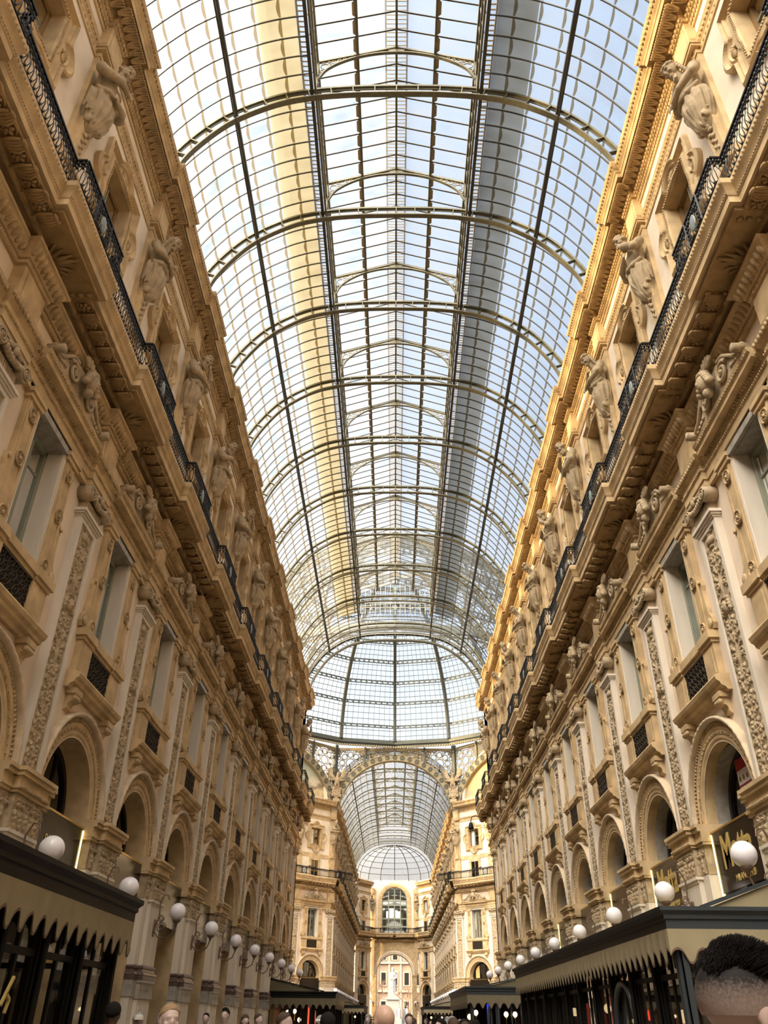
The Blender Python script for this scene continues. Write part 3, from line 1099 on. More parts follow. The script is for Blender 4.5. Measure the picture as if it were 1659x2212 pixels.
    b.ell(hc + fx * .14 - up * .17, (.06, .07, .055), 8, 6, RT)
    for sg in (-1, 1):
        b.ell(hc + fx * .155 + up * .065 + Vector((0, sg * .07, 0)), (.04, .06, .022), 8, 5, RT)
        b.ell(hc + fx * .14 - up * .05 + Vector((0, sg * .085, 0)), (.04, .05, .05), 8, 5, RT)
    rg = random.Random(5 if male else 9)
    for k in range(46):                            # thick curls
        a = rg.uniform(-PI, PI); t = rg.uniform(0, 1)
        el_ = R(100) * t
        front = math.cos(a)
        if front > .1 and el_ > R(48): continue
        d = fx * (front * math.sin(el_)) + Vector((0, 1, 0)) * (math.sin(a) * math.sin(el_)) + up * math.cos(el_)
        p = hc + fx * (d.dot(fx) * .185) + Vector((0, d.y * .165, 0)) + up * (d.dot(up) * .215)
        r = rg.uniform(.045, .07)
        b.ell(p, (r, r, r), 7, 5)
    if male:
        for k in range(16):
            a = -1.25 + 2.5 * (k % 8) / 7
            b.ell(hc + fx * (.13 * math.cos(a) + .02) + Vector((0, .125 * math.sin(a), 0)) - up * (.17 + .07 * (k // 8) + .04 * math.cos(a)), (.05, .045, .065), 7, 5)
    else:
        for sg in (-1, 1):
            for k in range(7):
                b.ell(hc + Vector((-.06 - .04 * k, sg * (.16 + .012 * k), .02 - .085 * k)), (.065, .055, .065), 7, 5)
    return RawMesh(remesh(b, 'figure', .0145, 1))


def statue(kind):
    pr = Proto()
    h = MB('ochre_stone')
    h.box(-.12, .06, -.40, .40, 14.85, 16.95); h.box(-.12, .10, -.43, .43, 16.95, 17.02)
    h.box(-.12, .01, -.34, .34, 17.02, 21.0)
    # tapering herm shaft standing forward
    v = []
    for z, hw, d in ((17.02, .17, .08), (18.9, .25, .17)):
        v += [(-.05, -hw, z), (d, -hw, z), (d, hw, z), (-.05, hw, z)]
    h.add(v, [(0, 1, 5, 4), (1, 2, 6, 5), (2, 3, 7, 6), (4, 5, 6, 7)])
    h.box(0, .16, -.28, .28, 17.0, 17.1)
    h.box(-.12, .12, -.40, .40, 21.30, 22.20); h.box(-.12, .18, -.46, .46, 21.22, 21.30); h.box(-.12, .15, -.43, .43, 21.14, 21.22)
    h.box(.12, .14, -.30, .30, 21.42, 22.1)
    pr.part('herm_shaft', h)
    pr.part('figure', statue_figure(kind))
    d = MB('carved_stone')
    for k in range(7):
        z = 18.30 - k * .105
        d.ell((.17 - .012 * k, .045 * (-1) ** k, z), (.055, .075 - .005 * k, .06), 9, 6)
    d.ell((.19, .03, 18.42), (.07, .09, .09), 9, 6)
    pr.part('carved_drop', d)
    return pr


# ---------------------------------------------------------------- mouldings, one bay long, centred on the pier
ST_A = [(-.47, .47, .10)]
ST_B = [(-.30, .30, .20)]
ST_F = [(-.44, .44, .20)]
ST_T = [(-.40, .40, .14)]


def architrave_bay(a=-HB, c=HB, full=True):
    b = MB('ochre_stone')
    st = ST_A if full else []
    profile_run(b, [(0, 11.75), (.12, 11.75), (.12, 11.90), (.15, 11.90), (.15, 12.08), (.19, 12.12), (.15, 12.17), (.15, 12.30), (.22, 12.36), (.27, 12.44), (.29, 12.50), (0, 12.54)], a, c, st)
    b.use('ochre_carved')
    for x, y in run_spots(a, c, .17, .075, st):
        b.ell((x, y, 12.12), (.035, .028, .035), 6, 4)
    for x, y in run_spots(a, c, .26, .11, st):
        b.ell((x, y, 12.42), (.045, .045, .06), 6, 5)
    return b


def bed_bay(a=-HB, c=HB, full=True):
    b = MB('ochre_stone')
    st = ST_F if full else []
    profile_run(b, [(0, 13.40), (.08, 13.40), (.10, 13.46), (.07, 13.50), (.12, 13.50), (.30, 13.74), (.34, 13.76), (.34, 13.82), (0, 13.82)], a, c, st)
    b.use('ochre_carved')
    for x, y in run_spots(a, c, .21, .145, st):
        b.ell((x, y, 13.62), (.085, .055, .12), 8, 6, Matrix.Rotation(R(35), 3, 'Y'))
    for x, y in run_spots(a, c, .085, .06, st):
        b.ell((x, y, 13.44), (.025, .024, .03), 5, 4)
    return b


def balcony_bay(a=-HB, c=HB, full=True):
    b = MB('soffit_shade_ochre')
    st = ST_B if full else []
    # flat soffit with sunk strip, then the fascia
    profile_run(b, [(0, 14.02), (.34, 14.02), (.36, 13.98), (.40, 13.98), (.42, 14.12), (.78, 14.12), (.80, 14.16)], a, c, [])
    if full:
        b.box(0, .97, -1.07, 1.07, 14.10, 14.16)
    b.use('ochre_stone')
    profile_run(b, [(.76, 14.12), (.76, 14.20), (.87, 14.20), (.87, 14.36), (.89, 14.38), (.92, 14.46), (.94, 14.50), (.91, 14.52), (.98, 14.62), (.99, 14.74), (.93, 14.80), (.0, 14.80)], a, c, st)
    b.use('ochre_carved')
    for x, y in run_spots(a, c, .97, .095, st):
        b.ell((x, y, 14.67), (.035, .038, .055), 7, 5)
    for x, y in run_spots(a, c, .905, .06, st):
        b.ell((x, y, 14.42), (.018, .022, .022), 5, 4)
    # rosettes and foliage modillions along the soffit
    b.use('soffit_shade_ochre')
    n = 10
    for k in range(n):
        y = -HB + (k + .5) * P / n
        if (full and abs(y) < .9) or y < a or y > c:
            continue
        x = .61
        b.tube([(x + .155 * math.cos(2 * PI * q / 18), y + .155 * math.sin(2 * PI * q / 18), 14.11) for q in range(18)], .018, 5, False, True)
        for q in range(6):
            an = q * PI / 3
            b.ell((x + .078 * math.cos(an), y + .078 * math.sin(an), 14.085), (.058, .036, .04), 8, 5, Matrix.Rotation(an, 3, 'Z'))
        b.ell((x, y, 14.05), (.035, .035, .03), 8, 5)
        yl = y + P / n / 2
        if (full and abs(yl) < .95) or yl < a or yl > c:
            continue
        for q in range(5):                       # acanthus bracket: ribbed leaf curling at the tip
            oy = (q - 2) * .042
            b.tube([(.44, yl + oy * .6, 14.09), (.56, yl + oy * 1.3, 14.02), (.70, yl + oy * 1.5, 13.99), (.80, yl + oy * 1.1, 14.03)], [.03, .034, .034, .026], 6)
        b.ell((.82, yl, 14.05), (.05, .10, .05), 9, 6)
        b.box(.40, .46, yl - .10, yl + .10, 13.98, 14.12)
    if not full:
        return b
    for sg in (-1, 1):                           # big palm leaf under each break-forward
        for q in range(6):
            an = sg * (.18 + .30 * q)
            L = .62 - .05 * q
            b.tube([(.20, 0, 14.09), (.20 + L * .55 * math.cos(an), L * .55 * math.sin(an), 14.03), (.20 + L * math.cos(an), L * math.sin(an), 14.08)], [.05, .055, .02], 7)
    b.tube([(.12, 0, 14.08), (.5, 0, 14.01), (.92, 0, 14.07)], [.05, .06, .03], 7)
    for q in range(4):
        for sg in (-1, 1):
            b.ell((.30 + .17 * q, sg * .88, 14.07), (.07, .06, .045), 8, 5)
    return b


# ---------------------------------------------------------------- string course
def string_bay(a=-HB, c=HB, full=True):
    b = MB('ochre_stone')
    st = [(-.44, .44, .12)] if full else []
    o = -.12
    profile_run(b, [(o, 20.95), (o + .04, 20.95), (o + .05, 21.0), (o + .03, 21.02), (o + .03, 21.22), (o + .06, 21.26), (o + .10, 21.38), (o + .12, 21.42), (o, 21.44)], a, c, st)
    b.use('ochre_carved')
    for x, y in run_spots(a, c, o + .075, .12, st):
        b.ell((x, y, 21.32), (.04, .05, .055), 7, 5)
    for x, y in run_spots(a, c, o + .03, .15, st):
        b.ell((x, y, 21.12), (.022, .05, .06), 7, 4)
    return b


def crown_bay(a=-HB, c=HB, full=True):
    b = MB('ochre_stone')
    st = ST_T if full else []
    o = -.12
    profile_run(b, [(o, 22.02), (o + .05, 22.02), (o + .06, 22.08), (o + .04, 22.10), (o + .06, 22.30), (o + .12, 22.32), (o + .14, 22.46), (o + .18, 22.48)], a, c, st)
    b.use('soffit_shade_ochre')
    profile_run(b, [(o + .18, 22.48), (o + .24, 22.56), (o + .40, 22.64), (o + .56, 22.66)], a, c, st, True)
    b.use('ochre_stone')
    profile_run(b, [(o + .56, 22.66), (o + .58, 22.62), (o + .60, 22.76), (o + .63, 22.78), (o + .64, 22.84), (o + .70, 22.90), (o + .77, 23.02), (o + .79, 23.08), (o, 23.14)], a, c, st)
    b.use('ochre_carved')
    for x, y in run_spots(a, c, o + .07, .10, st):
        b.ell((x, y, 22.20), (.035, .042, .08), 6, 5)
    for x, y in run_spots(a, c, o + .15, .13, st):
        b.ell((x, y, 22.40), (.05, .05, .065), 7, 5)
    for x, y in run_spots(a, c, o + .40, .20, st):
        for q in range(3):
            oy = (q - 1) * .05
            b.tube([(x - .20, y + oy * .5, 22.50), (x - .06, y + oy * 1.2, 22.555), (x + .08, y + oy * 1.5, 22.585), (x + .15, y + oy * 1.2, 22.55)], [.025, .036, .036, .022], 5)
    for x, y in run_spots(a, c, o + .745, .13, st):
        b.ell((x, y, 22.98), (.04, .05, .065), 7, 5)
    return b


# ---------------------------------------------------------------- iron balcony railing, one bay, centred on the pier
def railing():
    pr = Proto()
    x0, x1 = .93, 1.15
    z0, zt = 14.80, 15.56
    # plan of the rail: straight - out - straight
    plan = [(x0, -HB), (x0, -1.14), (x1, -1.14), (x1, 1.14), (x0, 1.14), (x0, HB)]
    hr = MB('black_iron')
    for (ax, ay), (bx, by) in zip(plan[:-1], plan[1:]):
        hr.bar((ax, ay, zt), (bx, by, zt), .07, .045)
        hr.bar((ax, ay, z0 + .05), (bx, by, z0 + .05), .04, .03)
        hr.bar((ax, ay, zt - .17), (bx, by, zt - .17), .025, .02)
    pr.part('handrail', hr)
    fr = br = MB('black_iron')
    for (ax, ay), (bx, by) in zip(plan[:-1], plan[1:]):
        L = math.hypot(bx - ax, by - ay)
        n = max(1, round(L / .135))
        dx, dy = (bx - ax) / L, (by - ay) / L
        ox, oy = -dy, dx
        if ox < 0 or (abs(ox) < .01 and oy * (1 if ay > 0 else -1) < 0):
            ox, oy = -ox, -oy
        for k in range(n):
            t = (k + .5) * L / n
            px, py = ax + dx * t, ay + dy * t
            for sg in (-1, 1):
                pts = []
                for q in range(8):
                    t_ = q / 7
                    w_ = .012 + .045 * math.sin(PI * t_) ** 1.3
                    o_ = .045 * math.sin(PI * min(1, t_ * 1.25)) ** 2
                    pts.append((px + dx * sg * w_ + ox * o_, py + dy * sg * w_ + oy * o_, z0 + .05 + (zt - .16 - z0 - .05) * t_))
                br.tube(pts, .009, 5, False)
            fr.ell((px, py, zt - .09), (.03, .05, .06), 7, 5)
            fr.ell((px + dx * .06, py + dy * .06, zt - .08), (.02, .035, .05), 6, 4)
            fr.ell((px, py, zt - .21), (.025, .035, .05), 6, 4)
            fr.ell((px + ox * .02, py + oy * .02, z0 + .10), (.02, .025, .04), 5, 4)
    # medallion panel in the middle of the bulge
    for sg in (-1, 1):
        fr.bar((x1 + .02, sg * .36, z0), (x1 + .02, sg * .36, zt), .05, .03)
    for k in range(10):
        for q in range(5):
            y, z = -.31 + k * .62 / 9, z0 + .10 + q * .12
            if (y / .2) ** 2 + ((z - 15.15) / .28) ** 2 > 1:
                fr.ell((x1 + .02, y, z), (.025, .042, .05), 6, 4)
    pr.part('lattice', br)
    md = MB('medallion_grey')
    md.ell((x1 + .03, 0, 15.14), (.03, .13, .21), 18, 10)
    pr.part('medallion', md)
    for sg in (-1, 1):
        pass
    return pr


# ---------------------------------------------------------------- bracket lamp with opal globe
def wall_lamp():
    pr = Proto()
    g = MB('globe_glass')
    gx, gz = .93, 4.18
    g.ell((gx, 0, gz), (.225, .225, .225), 28, 18)
    pr.part('globe', g)
    c = MB('lamp_iron')
    c.lathe([(.0, -.36), (.03, -.36), (.04, -.30), (.10, -.25), (.12, -.215), (.10, -.19)], (gx, 0, gz), 16)
    pr.part('cup', c)
    a = MB('lamp_iron')
    pts = [(.33, 0, 3.70), (.45, 0, 3.55), (.66, 0, 3.50), (.85, 0, 3.62), (gx, 0, 3.84)]
    a.tube(pts, .02, 8)
    up = [(.34, 0, 3.75), (.42, 0, 4.05), (.40, 0, 4.40), (.50, 0, 4.62), (.62, 0, 4.60), (.64, 0, 4.48)]
    a.tube(up, .018, 8)
    for cx, cz, r, s in ((.52, 3.78, .14, 1), (.48, 4.02, .10, -1)):
        a.tube([(cx + r * (1 - .75 * t) * math.cos(s * 4 * PI * t), 0, cz + r * (1 - .75 * t) * math.sin(s * 4 * PI * t)) for t in [k / 24 for k in range(25)]], .015, 6)
    pr.part('scroll_arm', a)
    b = MB('lamp_iron')
    b.prism([(-.05, 3.55), (.05, 3.55), (.09, 3.72), (.05, 3.98), (-.05, 3.98), (-.09, 3.72)], .31, .35)
    pr.part('wall_plate', b)
    return pr
# ---------------------------------------------------------------- roof geometry
VC = [(0, 28.62), (1.5, 28.58), (2.85, 28.40), (4.1, 27.98), (5.4, 27.05), (6.25, 25.95), (6.85, 24.75), (7.02, 23.6)]
Y_RIB = 15.15
Y_OCT0, Y_OCT1 = 61.9, 96.6
Y_OC = (Y_OCT0 + Y_OCT1) / 2


def catmull(pts, n=6):
    out = []
    for i in range(len(pts) - 1):
        p0, p1, p2, p3 = pts[max(i - 1, 0)], pts[i], pts[i + 1], pts[min(i + 2, len(pts) - 1)]
        for k in range(n):
            t = k / n
            out.append(tuple(.5 * (2 * b + (c - a) * t + (2 * a - 5 * b + 4 * c - d) * t * t + (3 * b - a - 3 * c + d) * t ** 3) for a, b, c, d in zip(p0, p1, p2, p3)))
    out.append(pts[-1])
    return out


VHALF = catmull(VC, 6)
VFULL = [(-x, z) for x, z in VHALF[::-1]] + VHALF[1:]


def normals(pts):
    ns = []
    for i in range(len(pts)):
        a, b = pts[max(i - 1, 0)], pts[min(i + 1, len(pts) - 1)]
        dx, dz = b[0] - a[0], b[1] - a[1]
        l = math.hypot(dx, dz)
        ns.append((-dz / l, dx / l))
    return ns


VN = normals(VFULL)
ARCL = [0]
for a, b in zip(VFULL[:-1], VFULL[1:]):
    ARCL.append(ARCL[-1] + math.hypot(b[0] - a[0], b[1] - a[1]))


def v_at(s):
    i = min(max(int(np.searchsorted(ARCL, s)) - 1, 0), len(VFULL) - 2)
    t = (s - ARCL[i]) / (ARCL[i + 1] - ARCL[i])
    p = tuple(a + (b - a) * t for a, b in zip(VFULL[i], VFULL[i + 1]))
    n = tuple(a + (b - a) * t for a, b in zip(VN[i], VN[i + 1]))
    return p, n


def v_off(d, lo=None, hi=None):
    return [(x + nx * d, z + nz * d) for (x, z), (nx, nz) in zip(VFULL, VN) if (lo is None or x >= lo) and (hi is None or x <= hi)]


S_L = None
for s_, (x_, z_) in zip(ARCL, VFULL):
    if x_ <= -2.85 + 1e-6:
        S_L = s_
SL_TOT = ARCL[-1]


def rib_proto(deep=0.50, width=.19, gap=.74, heavy=False, each=True):
    pr = Proto()
    path = [(x, 0, z) for x, z in VFULL]
    nr = [(nx, 0, nz) for nx, nz in VN]
    bc = MB('roof_steel')
    bc.sweep(path, (0, 1, 0), width, 0, .055, nr)
    pr.part('lower_chord', bc)
    tcd = MB('roof_steel')
    tcd.sweep(path, (0, 1, 0), width * .8, deep - .09, deep, nr)
    tcd.sweep(path, (0, 1, 0), .02, deep - .17, deep - .09, nr)
    pr.part('upper_chord', tcd)
    st = MB('roof_steel')
    n = int(SL_TOT / gap)
    for k in range(n + 1):
        if each:
            st = MB('roof_steel')
        (x, z), (nx, nz) = v_at(SL_TOT * k / n)
        st.bar((x, 0, z), (x + nx * deep, 0, z + nz * deep), .035, width * .8, (0, 1, 0))
        tx, tz = nz, -nx
        for sg in (-1, 1):           # cusped corner plates
            for h0, h1, q in ((.05, .15, .16), (deep - .16, deep - .06, .16), (.05, .10, .26), (deep - .11, deep - .06, .26)):
                st.add([(x + nx * h0, 0, z + nz * h0), (x + nx * h0 + tx * sg * q, 0, z + nz * h0 + tz * sg * q), (x + nx * h1, 0, z + nz * h1), (x + nx * h1 + tx * sg * q * .4, 0, z + nz * h1 + tz * sg * q * .4)], [(0, 1, 3, 2)])
        if each:
            pr.part('strut', st)
    if not each:
        pr.part('lattice', st)
    if heavy:
        pl = MB('dome_steel')
        pl.sweep(path, (0, 1, 0), .32, -.06, .0, nr); pl.sweep(path, (0, 1, 0), .32, deep, deep + .10, nr)
        pr.part('flange', pl)
    return pr


def lantern_truss_proto():
    pr = Proto()
    t = MB('roof_steel')
    for sg in (-1, 1):
        t.box(sg * 2.78, sg * 2.86, -.05, .05, 28.75, 30.75)
        t.bar((sg * 2.84, 0, 30.72), (0, 0, 31.72), .09, .09, (0, 1, 0))
    pr.part('frame', t)
    a = MB('roof_steel')
    pts = catmull([(-2.76, 29.55), (-2.45, 30.25), (-1.75, 30.85), (-.9, 31.22), (0, 31.34), (.9, 31.22), (1.75, 30.85), (2.45, 30.25), (2.76, 29.55)], 6)
    ns = normals(pts)
    a.sweep([(x, 0, z) for x, z in pts], (0, 1, 0), .10, 0, .05, [(x, 0, z) for x, z in ns])
    a.prism([(-.32, 31.36), (.32, 31.36), (.26, 31.45), (.32, 31.52), (.06, 31.62), (-.06, 31.62), (-.32, 31.52), (-.26, 31.45)], -.02, .02, 'y')
    pr.part('arched_tie', a)
    sp = MB('tracery_iron')
    for sg in (-1, 1):
        for cx, cz, r in ((2.55, 30.42, .17), (2.66, 30.12, .07), (2.25, 30.72, .09), (2.06, 30.86, .06), (2.70, 29.96, .05), (2.36, 30.52, .05), (2.62, 30.62, .06), (1.88, 30.95, .05), (2.42, 30.72, .05)):
            sp.tube([(sg * cx + r * math.cos(2 * PI * k / 12), 0, cz + r * math.sin(2 * PI * k / 12)) for k in range(12)], .022, 4, False, True)
    pr.part('tracery_grille', sp)
    return pr


GD = .52   # glass sits this far above the lower chord


def vault_glass(y0, y1, lantern=True):
    b = MB('roof_glass')
    if lantern:
        for seg in (v_off(GD, None, -2.84), v_off(GD, 2.84, None)):
            b.grid([[(x, y0, z) for x, z in seg], [(x, y1, z) for x, z in seg]], True)
    else:
        seg = v_off(GD)
        b.grid([[(x, y0, z) for x, z in seg], [(x, y1, z) for x, z in seg]], True)
    return b


def lantern_glass(y0, y1):
    b = MB('lantern_glass')
    for sg in (-1, 1):
        b.add([(sg * 2.86, y0, 28.9), (sg * 2.86, y1, 28.9), (sg * 2.86, y1, 30.78), (sg * 2.86, y0, 30.78)], [(0, 1, 2, 3)])
        b.add([(sg * 2.95, y0, 30.76), (sg * 2.95, y1, 30.76), (0, y1, 31.80), (0, y0, 31.80)], [(0, 1, 2, 3)])
    return b


def vault_bars(y0, y1, lantern=True, dense=1):
    b = MB('roof_dark')
    n = round((y1 - y0) / (P / 8))
    segs = (v_off(GD - .05, None, -2.84), v_off(GD - .05, 2.84, None)) if lantern else (v_off(GD - .05),)
    for i in range(n + 1):
        y = y0 + (y1 - y0) * i / n
        for seg in segs:
            b.sweep([(x, y, z) for x, z in seg], (0, 1, 0), .035, -.05, .0, [(a, 0, c) for a, c in normals(seg)])
    return b


def lantern_bars(y0, y1):
    b = MB('roof_dark')
    n = round((y1 - y0) / (P / 8))
    for i in range(n + 1):
        y = y0 + (y1 - y0) * i / n
        for sg in (-1, 1):
            b.bar((sg * 2.92, y, 30.74), (0, y, 31.76), .035, .05, (0, 1, 0))
            b.bar((sg * 2.86, y, 28.9), (sg * 2.86, y, 30.76), .03, .05)
    b.use('roof_steel')
    for sg in (-1, 1):
        b.box(sg * 1.40 - .035, sg * 1.40 + .035, y0, y1, 31.16, 31.27)
        b.box(sg * 2.80, sg * 2.92, y0, y1, 30.64, 30.80)
        b.box(sg * 2.80, sg * 2.90, y0, y1, 29.75, 29.82)
        b.use('lap_putty')
        for i in range(n):                      # staggered pane laps at the middle purlin
            ya = y0 + (y1 - y0) * i / n
            b.add([(sg * 1.44, ya, 31.27), (sg * 1.44, ya + .6, 31.27), (sg * 1.56, ya + .5, 31.235), (sg * 1.56, ya + .1, 31.235)], [(0, 1, 2, 3)])
        b.use('roof_steel')
    b.box(-.04, .04, y0, y1, 31.60, 31.78)
    return b


def pane_laps(y0, y1):
    """curved overlap of each pane over the next one, as short brown bands."""
    b = MB('lap_glass')
    n = round((y1 - y0) / (P / 8))
    rows = 9
    for side in (0, 1):
        for k in range(1, rows):
            s0 = S_L * k / rows
            for i in range(n):
                ya, yb = y0 + (y1 - y0) * i / n + .035, y0 + (y1 - y0) * (i + 1) / n - .035
                top, bot = [], []
                for q in range(6):
                    t = q / 5
                    sag = .03 * math.sin(PI * t)
                    for lst, ds in ((top, -.055), (bot, .055)):
                        s = s0 + (ds * (.55 + .45 * math.sin(PI * t))) - sag
                        ss = s if side == 0 else SL_TOT - s
                        (x, z), (nx, nz) = v_at(ss)
                        lst.append((x + nx * (GD - .012), ya + (yb - ya) * t, z + nz * (GD - .012)))
                b.grid([top, bot], True)
    return b


def purlins(y0, y1, lantern_y):
    b = MB('roof_dark')
    for sg in (-1, 1):
        for xs, w in ((5.4, .15), (2.92, .11)):
            x, z = min(v_off(GD - .12), key=lambda p: abs(p[0] - sg * xs))
            b.box(x - w / 2, x + w / 2, y0, y1, z - .09, z + .05)
    b.use('roof_steel')
    for sg in (-1, 1):
        b.box(sg * 2.77, sg * 2.84, y0, lantern_y, 28.66, 28.80)
    return b


def tie_rods(ribs):
    b = MB('roof_dark')
    (x, z) = min(v_off(0), key=lambda p: abs(p[0] - 5.4))
    xt, zt = min(v_off(GD - .14), key=lambda p: abs(p[0] - 5.4))
    for sg in (-1, 1):
        for ya, yb in zip(ribs[:-1], ribs[1:]):
            m = (ya + yb) / 2
            b.tube([(sg * x, ya, z), (sg * (x * .4 + xt * .6), ya + (m - ya) * .6, z * .4 + zt * .6), (sg * xt, m, zt), (sg * (x * .4 + xt * .6), yb - (yb - m) * .6, z * .4 + zt * .6), (sg * x, yb, z)], .022, 6, False)
    return b


def walkway(sg, y0, y1, mname):
    pr = Proto()
    b = MB(mname)
    pts = [(sg * x, 29.02 - .28 * (x - 3.0)) for x in (3.26, 3.6, 4.0, 4.5)]
    b.grid([[(x, y0, z) for x, z in pts], [(x, y1, z) for x, z in pts]], True)
    pr.part('deck', b)
    g = MB('lap_putty')
    n = int((y1 - y0) / .16)
    for i in range(n):
        y = y0 + i * .16
        g.box(sg * 2.95, sg * 3.22, y, y + .05, 29.05, 29.08)
    g.box(sg * 3.20, sg * 3.26, y0, y1, 29.0, 29.1)
    pr.part('grating', g)
    return pr


def ridge_walk(y0, y1):
    b = MB('lap_putty')
    for sg in (-1, 1):
        b.box(sg * .36, sg * .42, y0, y1, 31.92, 31.97)
    n = int((y1 - y0) / .15)
    for i in range(n):
        b.box(-.36, .36, y0 + i * .15, y0 + i * .15 + .035, 31.93, 31.95)
    return b


def ceiling_arm(name, y0, y1, ribs, lan0, lan1, label, gable=None):
    r = empty(name, (0, 0, 0), 0, label=label, cat='glass roof', kind='structure')
    segs = [(lan0, lan1, True)]
    if y0 < lan0: segs.insert(0, (y0, lan0, False))
    if lan1 < y1: segs.append((lan1, y1, False))
    for a, c, lan in segs:
        vault_glass(a, c, lan).obj('vault_glass', r)
        vault_bars(a, c, lan).obj('glazing_bars', r)
    pane_laps(y0, y1).obj('pane_overlaps', r)
    lantern_glass(lan0, lan1).obj('lantern_glass', r)
    lantern_bars(lan0, lan1).obj('lantern_bars', r)
    purlins(y0, y1, lan1).obj('purlin', r)
    tie_rods(ribs).obj('tie_rod', r)
    if gable:
        g = MB('lantern_glass')
        for gy in gable:
            g.add([(-2.86, gy, 28.9), (2.86, gy, 28.9), (2.86, gy, 30.78), (0, gy, 31.8), (-2.86, gy, 30.78)], [(0, 1, 2, 3, 4)])
        g.use('grey_roof_wall')
        for gy in gable:
            for k in range(15):
                x = -2.8 + k * .4
                g.box(x - .02, x + .02, gy - .03, gy + .03, 28.9, 30.78 + (1 - abs(x) / 2.86) * 1.0)
            for z in (29.5, 29.9, 30.4):
                g.box(-2.86, 2.86, gy - .03, gy + .03, z, z + .05)
        g.obj('gable_glazing', r)
    # flat curb where the vault meets the cornice
    e = MB('roof_dark')
    for sg in (-1, 1):
        e.box(sg * 6.9, sg * 7.75, y0, y1, 22.98, 23.12)
        e.box(sg * 7.0, sg * 7.6, y0, y1, 23.1, 23.9)
    e.obj('curb', r)
    return r


# ---------------------------------------------------------------- octagon dome
DR, DH, DZ = 17.25, 16.3, 30.25
DOME_NODES = [(0.0, 1), (0.029, 0), (0.058, 0), (0.087, 1), (0.1192, 0), (0.1515, 0), (0.1837, 0), (0.216, 1), (0.2445, 0), (0.273, 0), (0.3015, 0), (0.33, 1), (0.3593, 0), (0.3885, 0), (0.4178, 0), (0.447, 1), (0.4753, 0), (0.5035, 0), (0.5318, 0), (0.56, 1), (0.5888, 0), (0.6175, 0), (0.6462, 0), (0.675, 1), (0.7038, 0), (0.7325, 0), (0.7612, 0), (0.79, 1), (0.8175, 0), (0.845, 0), (0.8725, 0), (0.9, 1), (0.925, 0), (0.95, 0), (0.975, 0), (1.0, 1)]


def dome_pt(t, a):
    """t 0..1 up the meridian (ellipse angle), a azimuth; 16-sided plan."""
    th = t * PI / 2 * .86
    r, z = DR * math.cos(th), DZ + DH * math.sin(th)
    seg = PI / 8
    q = (a - PI / 2) / seg
    i = math.floor(q)
    f = q - i
    a0, a1 = PI / 2 + i * seg, PI / 2 + (i + 1) * seg
    x = r * (math.cos(a0) * (1 - f) + math.cos(a1) * f)
    y = r * (math.sin(a0) * (1 - f) + math.sin(a1) * f)
    return (x, Y_OC + y, z)


def build_dome():
    r = empty('ceiling_dome', (0, 0, 0), 0, label='glazed dome over the crossing, clear panes between sixteen iron ribs', cat='glass dome', kind='structure')
    g = MB('dome_glass')
    A = [PI / 2 + k * PI / 8 for k in range(17)]
    T = [k / 24 for k in range(25)]
    for a0, a1 in zip(A[:-1], A[1:]):
        g.grid([[dome_pt(t, a0 + 1e-6), dome_pt(t, a1 - 1e-6)] for t in T], False)
    g.obj('dome_panes', r)
    rb = MB('dome_steel')
    for a in A[:-1]:
        pts = [dome_pt(t, a + 1e-6) for t in T]
        c = Vector((0, Y_OC, DZ))
        nr = [(Vector(p) - c).normalized() for p in pts]
        tang = Vector((-math.sin(a), math.cos(a), 0))
        rb.sweep(pts, tang, .36, -.42, -.05, nr)
        rb.use('dome_steel').sweep(pts, tang, .12, -.50, -.42, nr)
        rb.use('dome_steel')
    rb.obj('dome_rib', r)
    hb = MB('dome_steel')
    for t, major in DOME_NODES:
        for a0, a1 in zip(A[:-1], A[1:]):
            p, q = Vector(dome_pt(t, a0 + 1e-6)), Vector(dome_pt(t, a1 - 1e-6))
            if major:
                d = (q - p)
                hb.bar(p, q, .10, .12)
                inn = Vector((0, Y_OC, DZ + 1)) - (p + q) / 2
                dn = Vector((0, 0, -.34)) + inn.normalized() * .22
                hb.bar(p + dn, q + dn, .10, .09)
                for k in range(9):
                    m = p + d * (k + .5) / 9
                    hb.bar(m - d * .012, m + dn - d * .012, .22, .06)
            else:
                hb.bar(p, q, .035, .05)
    hb.obj('dome_ring', r)
    mb = MB('dome_steel')
    for a0, a1 in zip(A[:-1], A[1:]):
        for k in range(1, 10):
            for t0, t1 in zip(T[:-1], T[1:]):
                f = k / 10
                p = Vector(dome_pt(t0, a0 + 1e-6)).lerp(Vector(dome_pt(t0, a1 - 1e-6)), f)
                q = Vector(dome_pt(t1, a0 + 1e-6)).lerp(Vector(dome_pt(t1, a1 - 1e-6)), f)
                mb.bar(p, q, .03, .03)
    mb.obj('dome_glazing_bars', r)
    dr = MB('dome_steel')
    for a0, a1 in zip(A[:-1], A[1:]):
        p0, p1 = dome_pt(0, a0 + 1e-6), dome_pt(0, a1 - 1e-6)
        for z0, z1, k in ((29.95, 30.32, .985), (29.62, 29.95, .995)):
            v = []
            for (x, y, _) in (p0, p1):
                for kk in (k, 1.02):
                    v.append((x * kk, Y_OC + (y - Y_OC) * kk, z0)); v.append((x * kk, Y_OC + (y - Y_OC) * kk, z1))
            dr.add(v, [(0, 1, 5, 4), (0, 4, 6, 2), (1, 3, 7, 5), (2, 6, 7, 3)])
        dr.use('tracery_iron')
        for k in range(22):
            f = (k + .5) / 22
            x, y = p0[0] + (p1[0] - p0[0]) * f, p0[1] + (p1[1] - p0[1]) * f
            dr.ell((x * .985, Y_OC + (y - Y_OC) * .985, 29.50), (.16, .10, .13), 6, 4)
        dr.use('dome_steel')
    dr.obj('drum_beam', r)


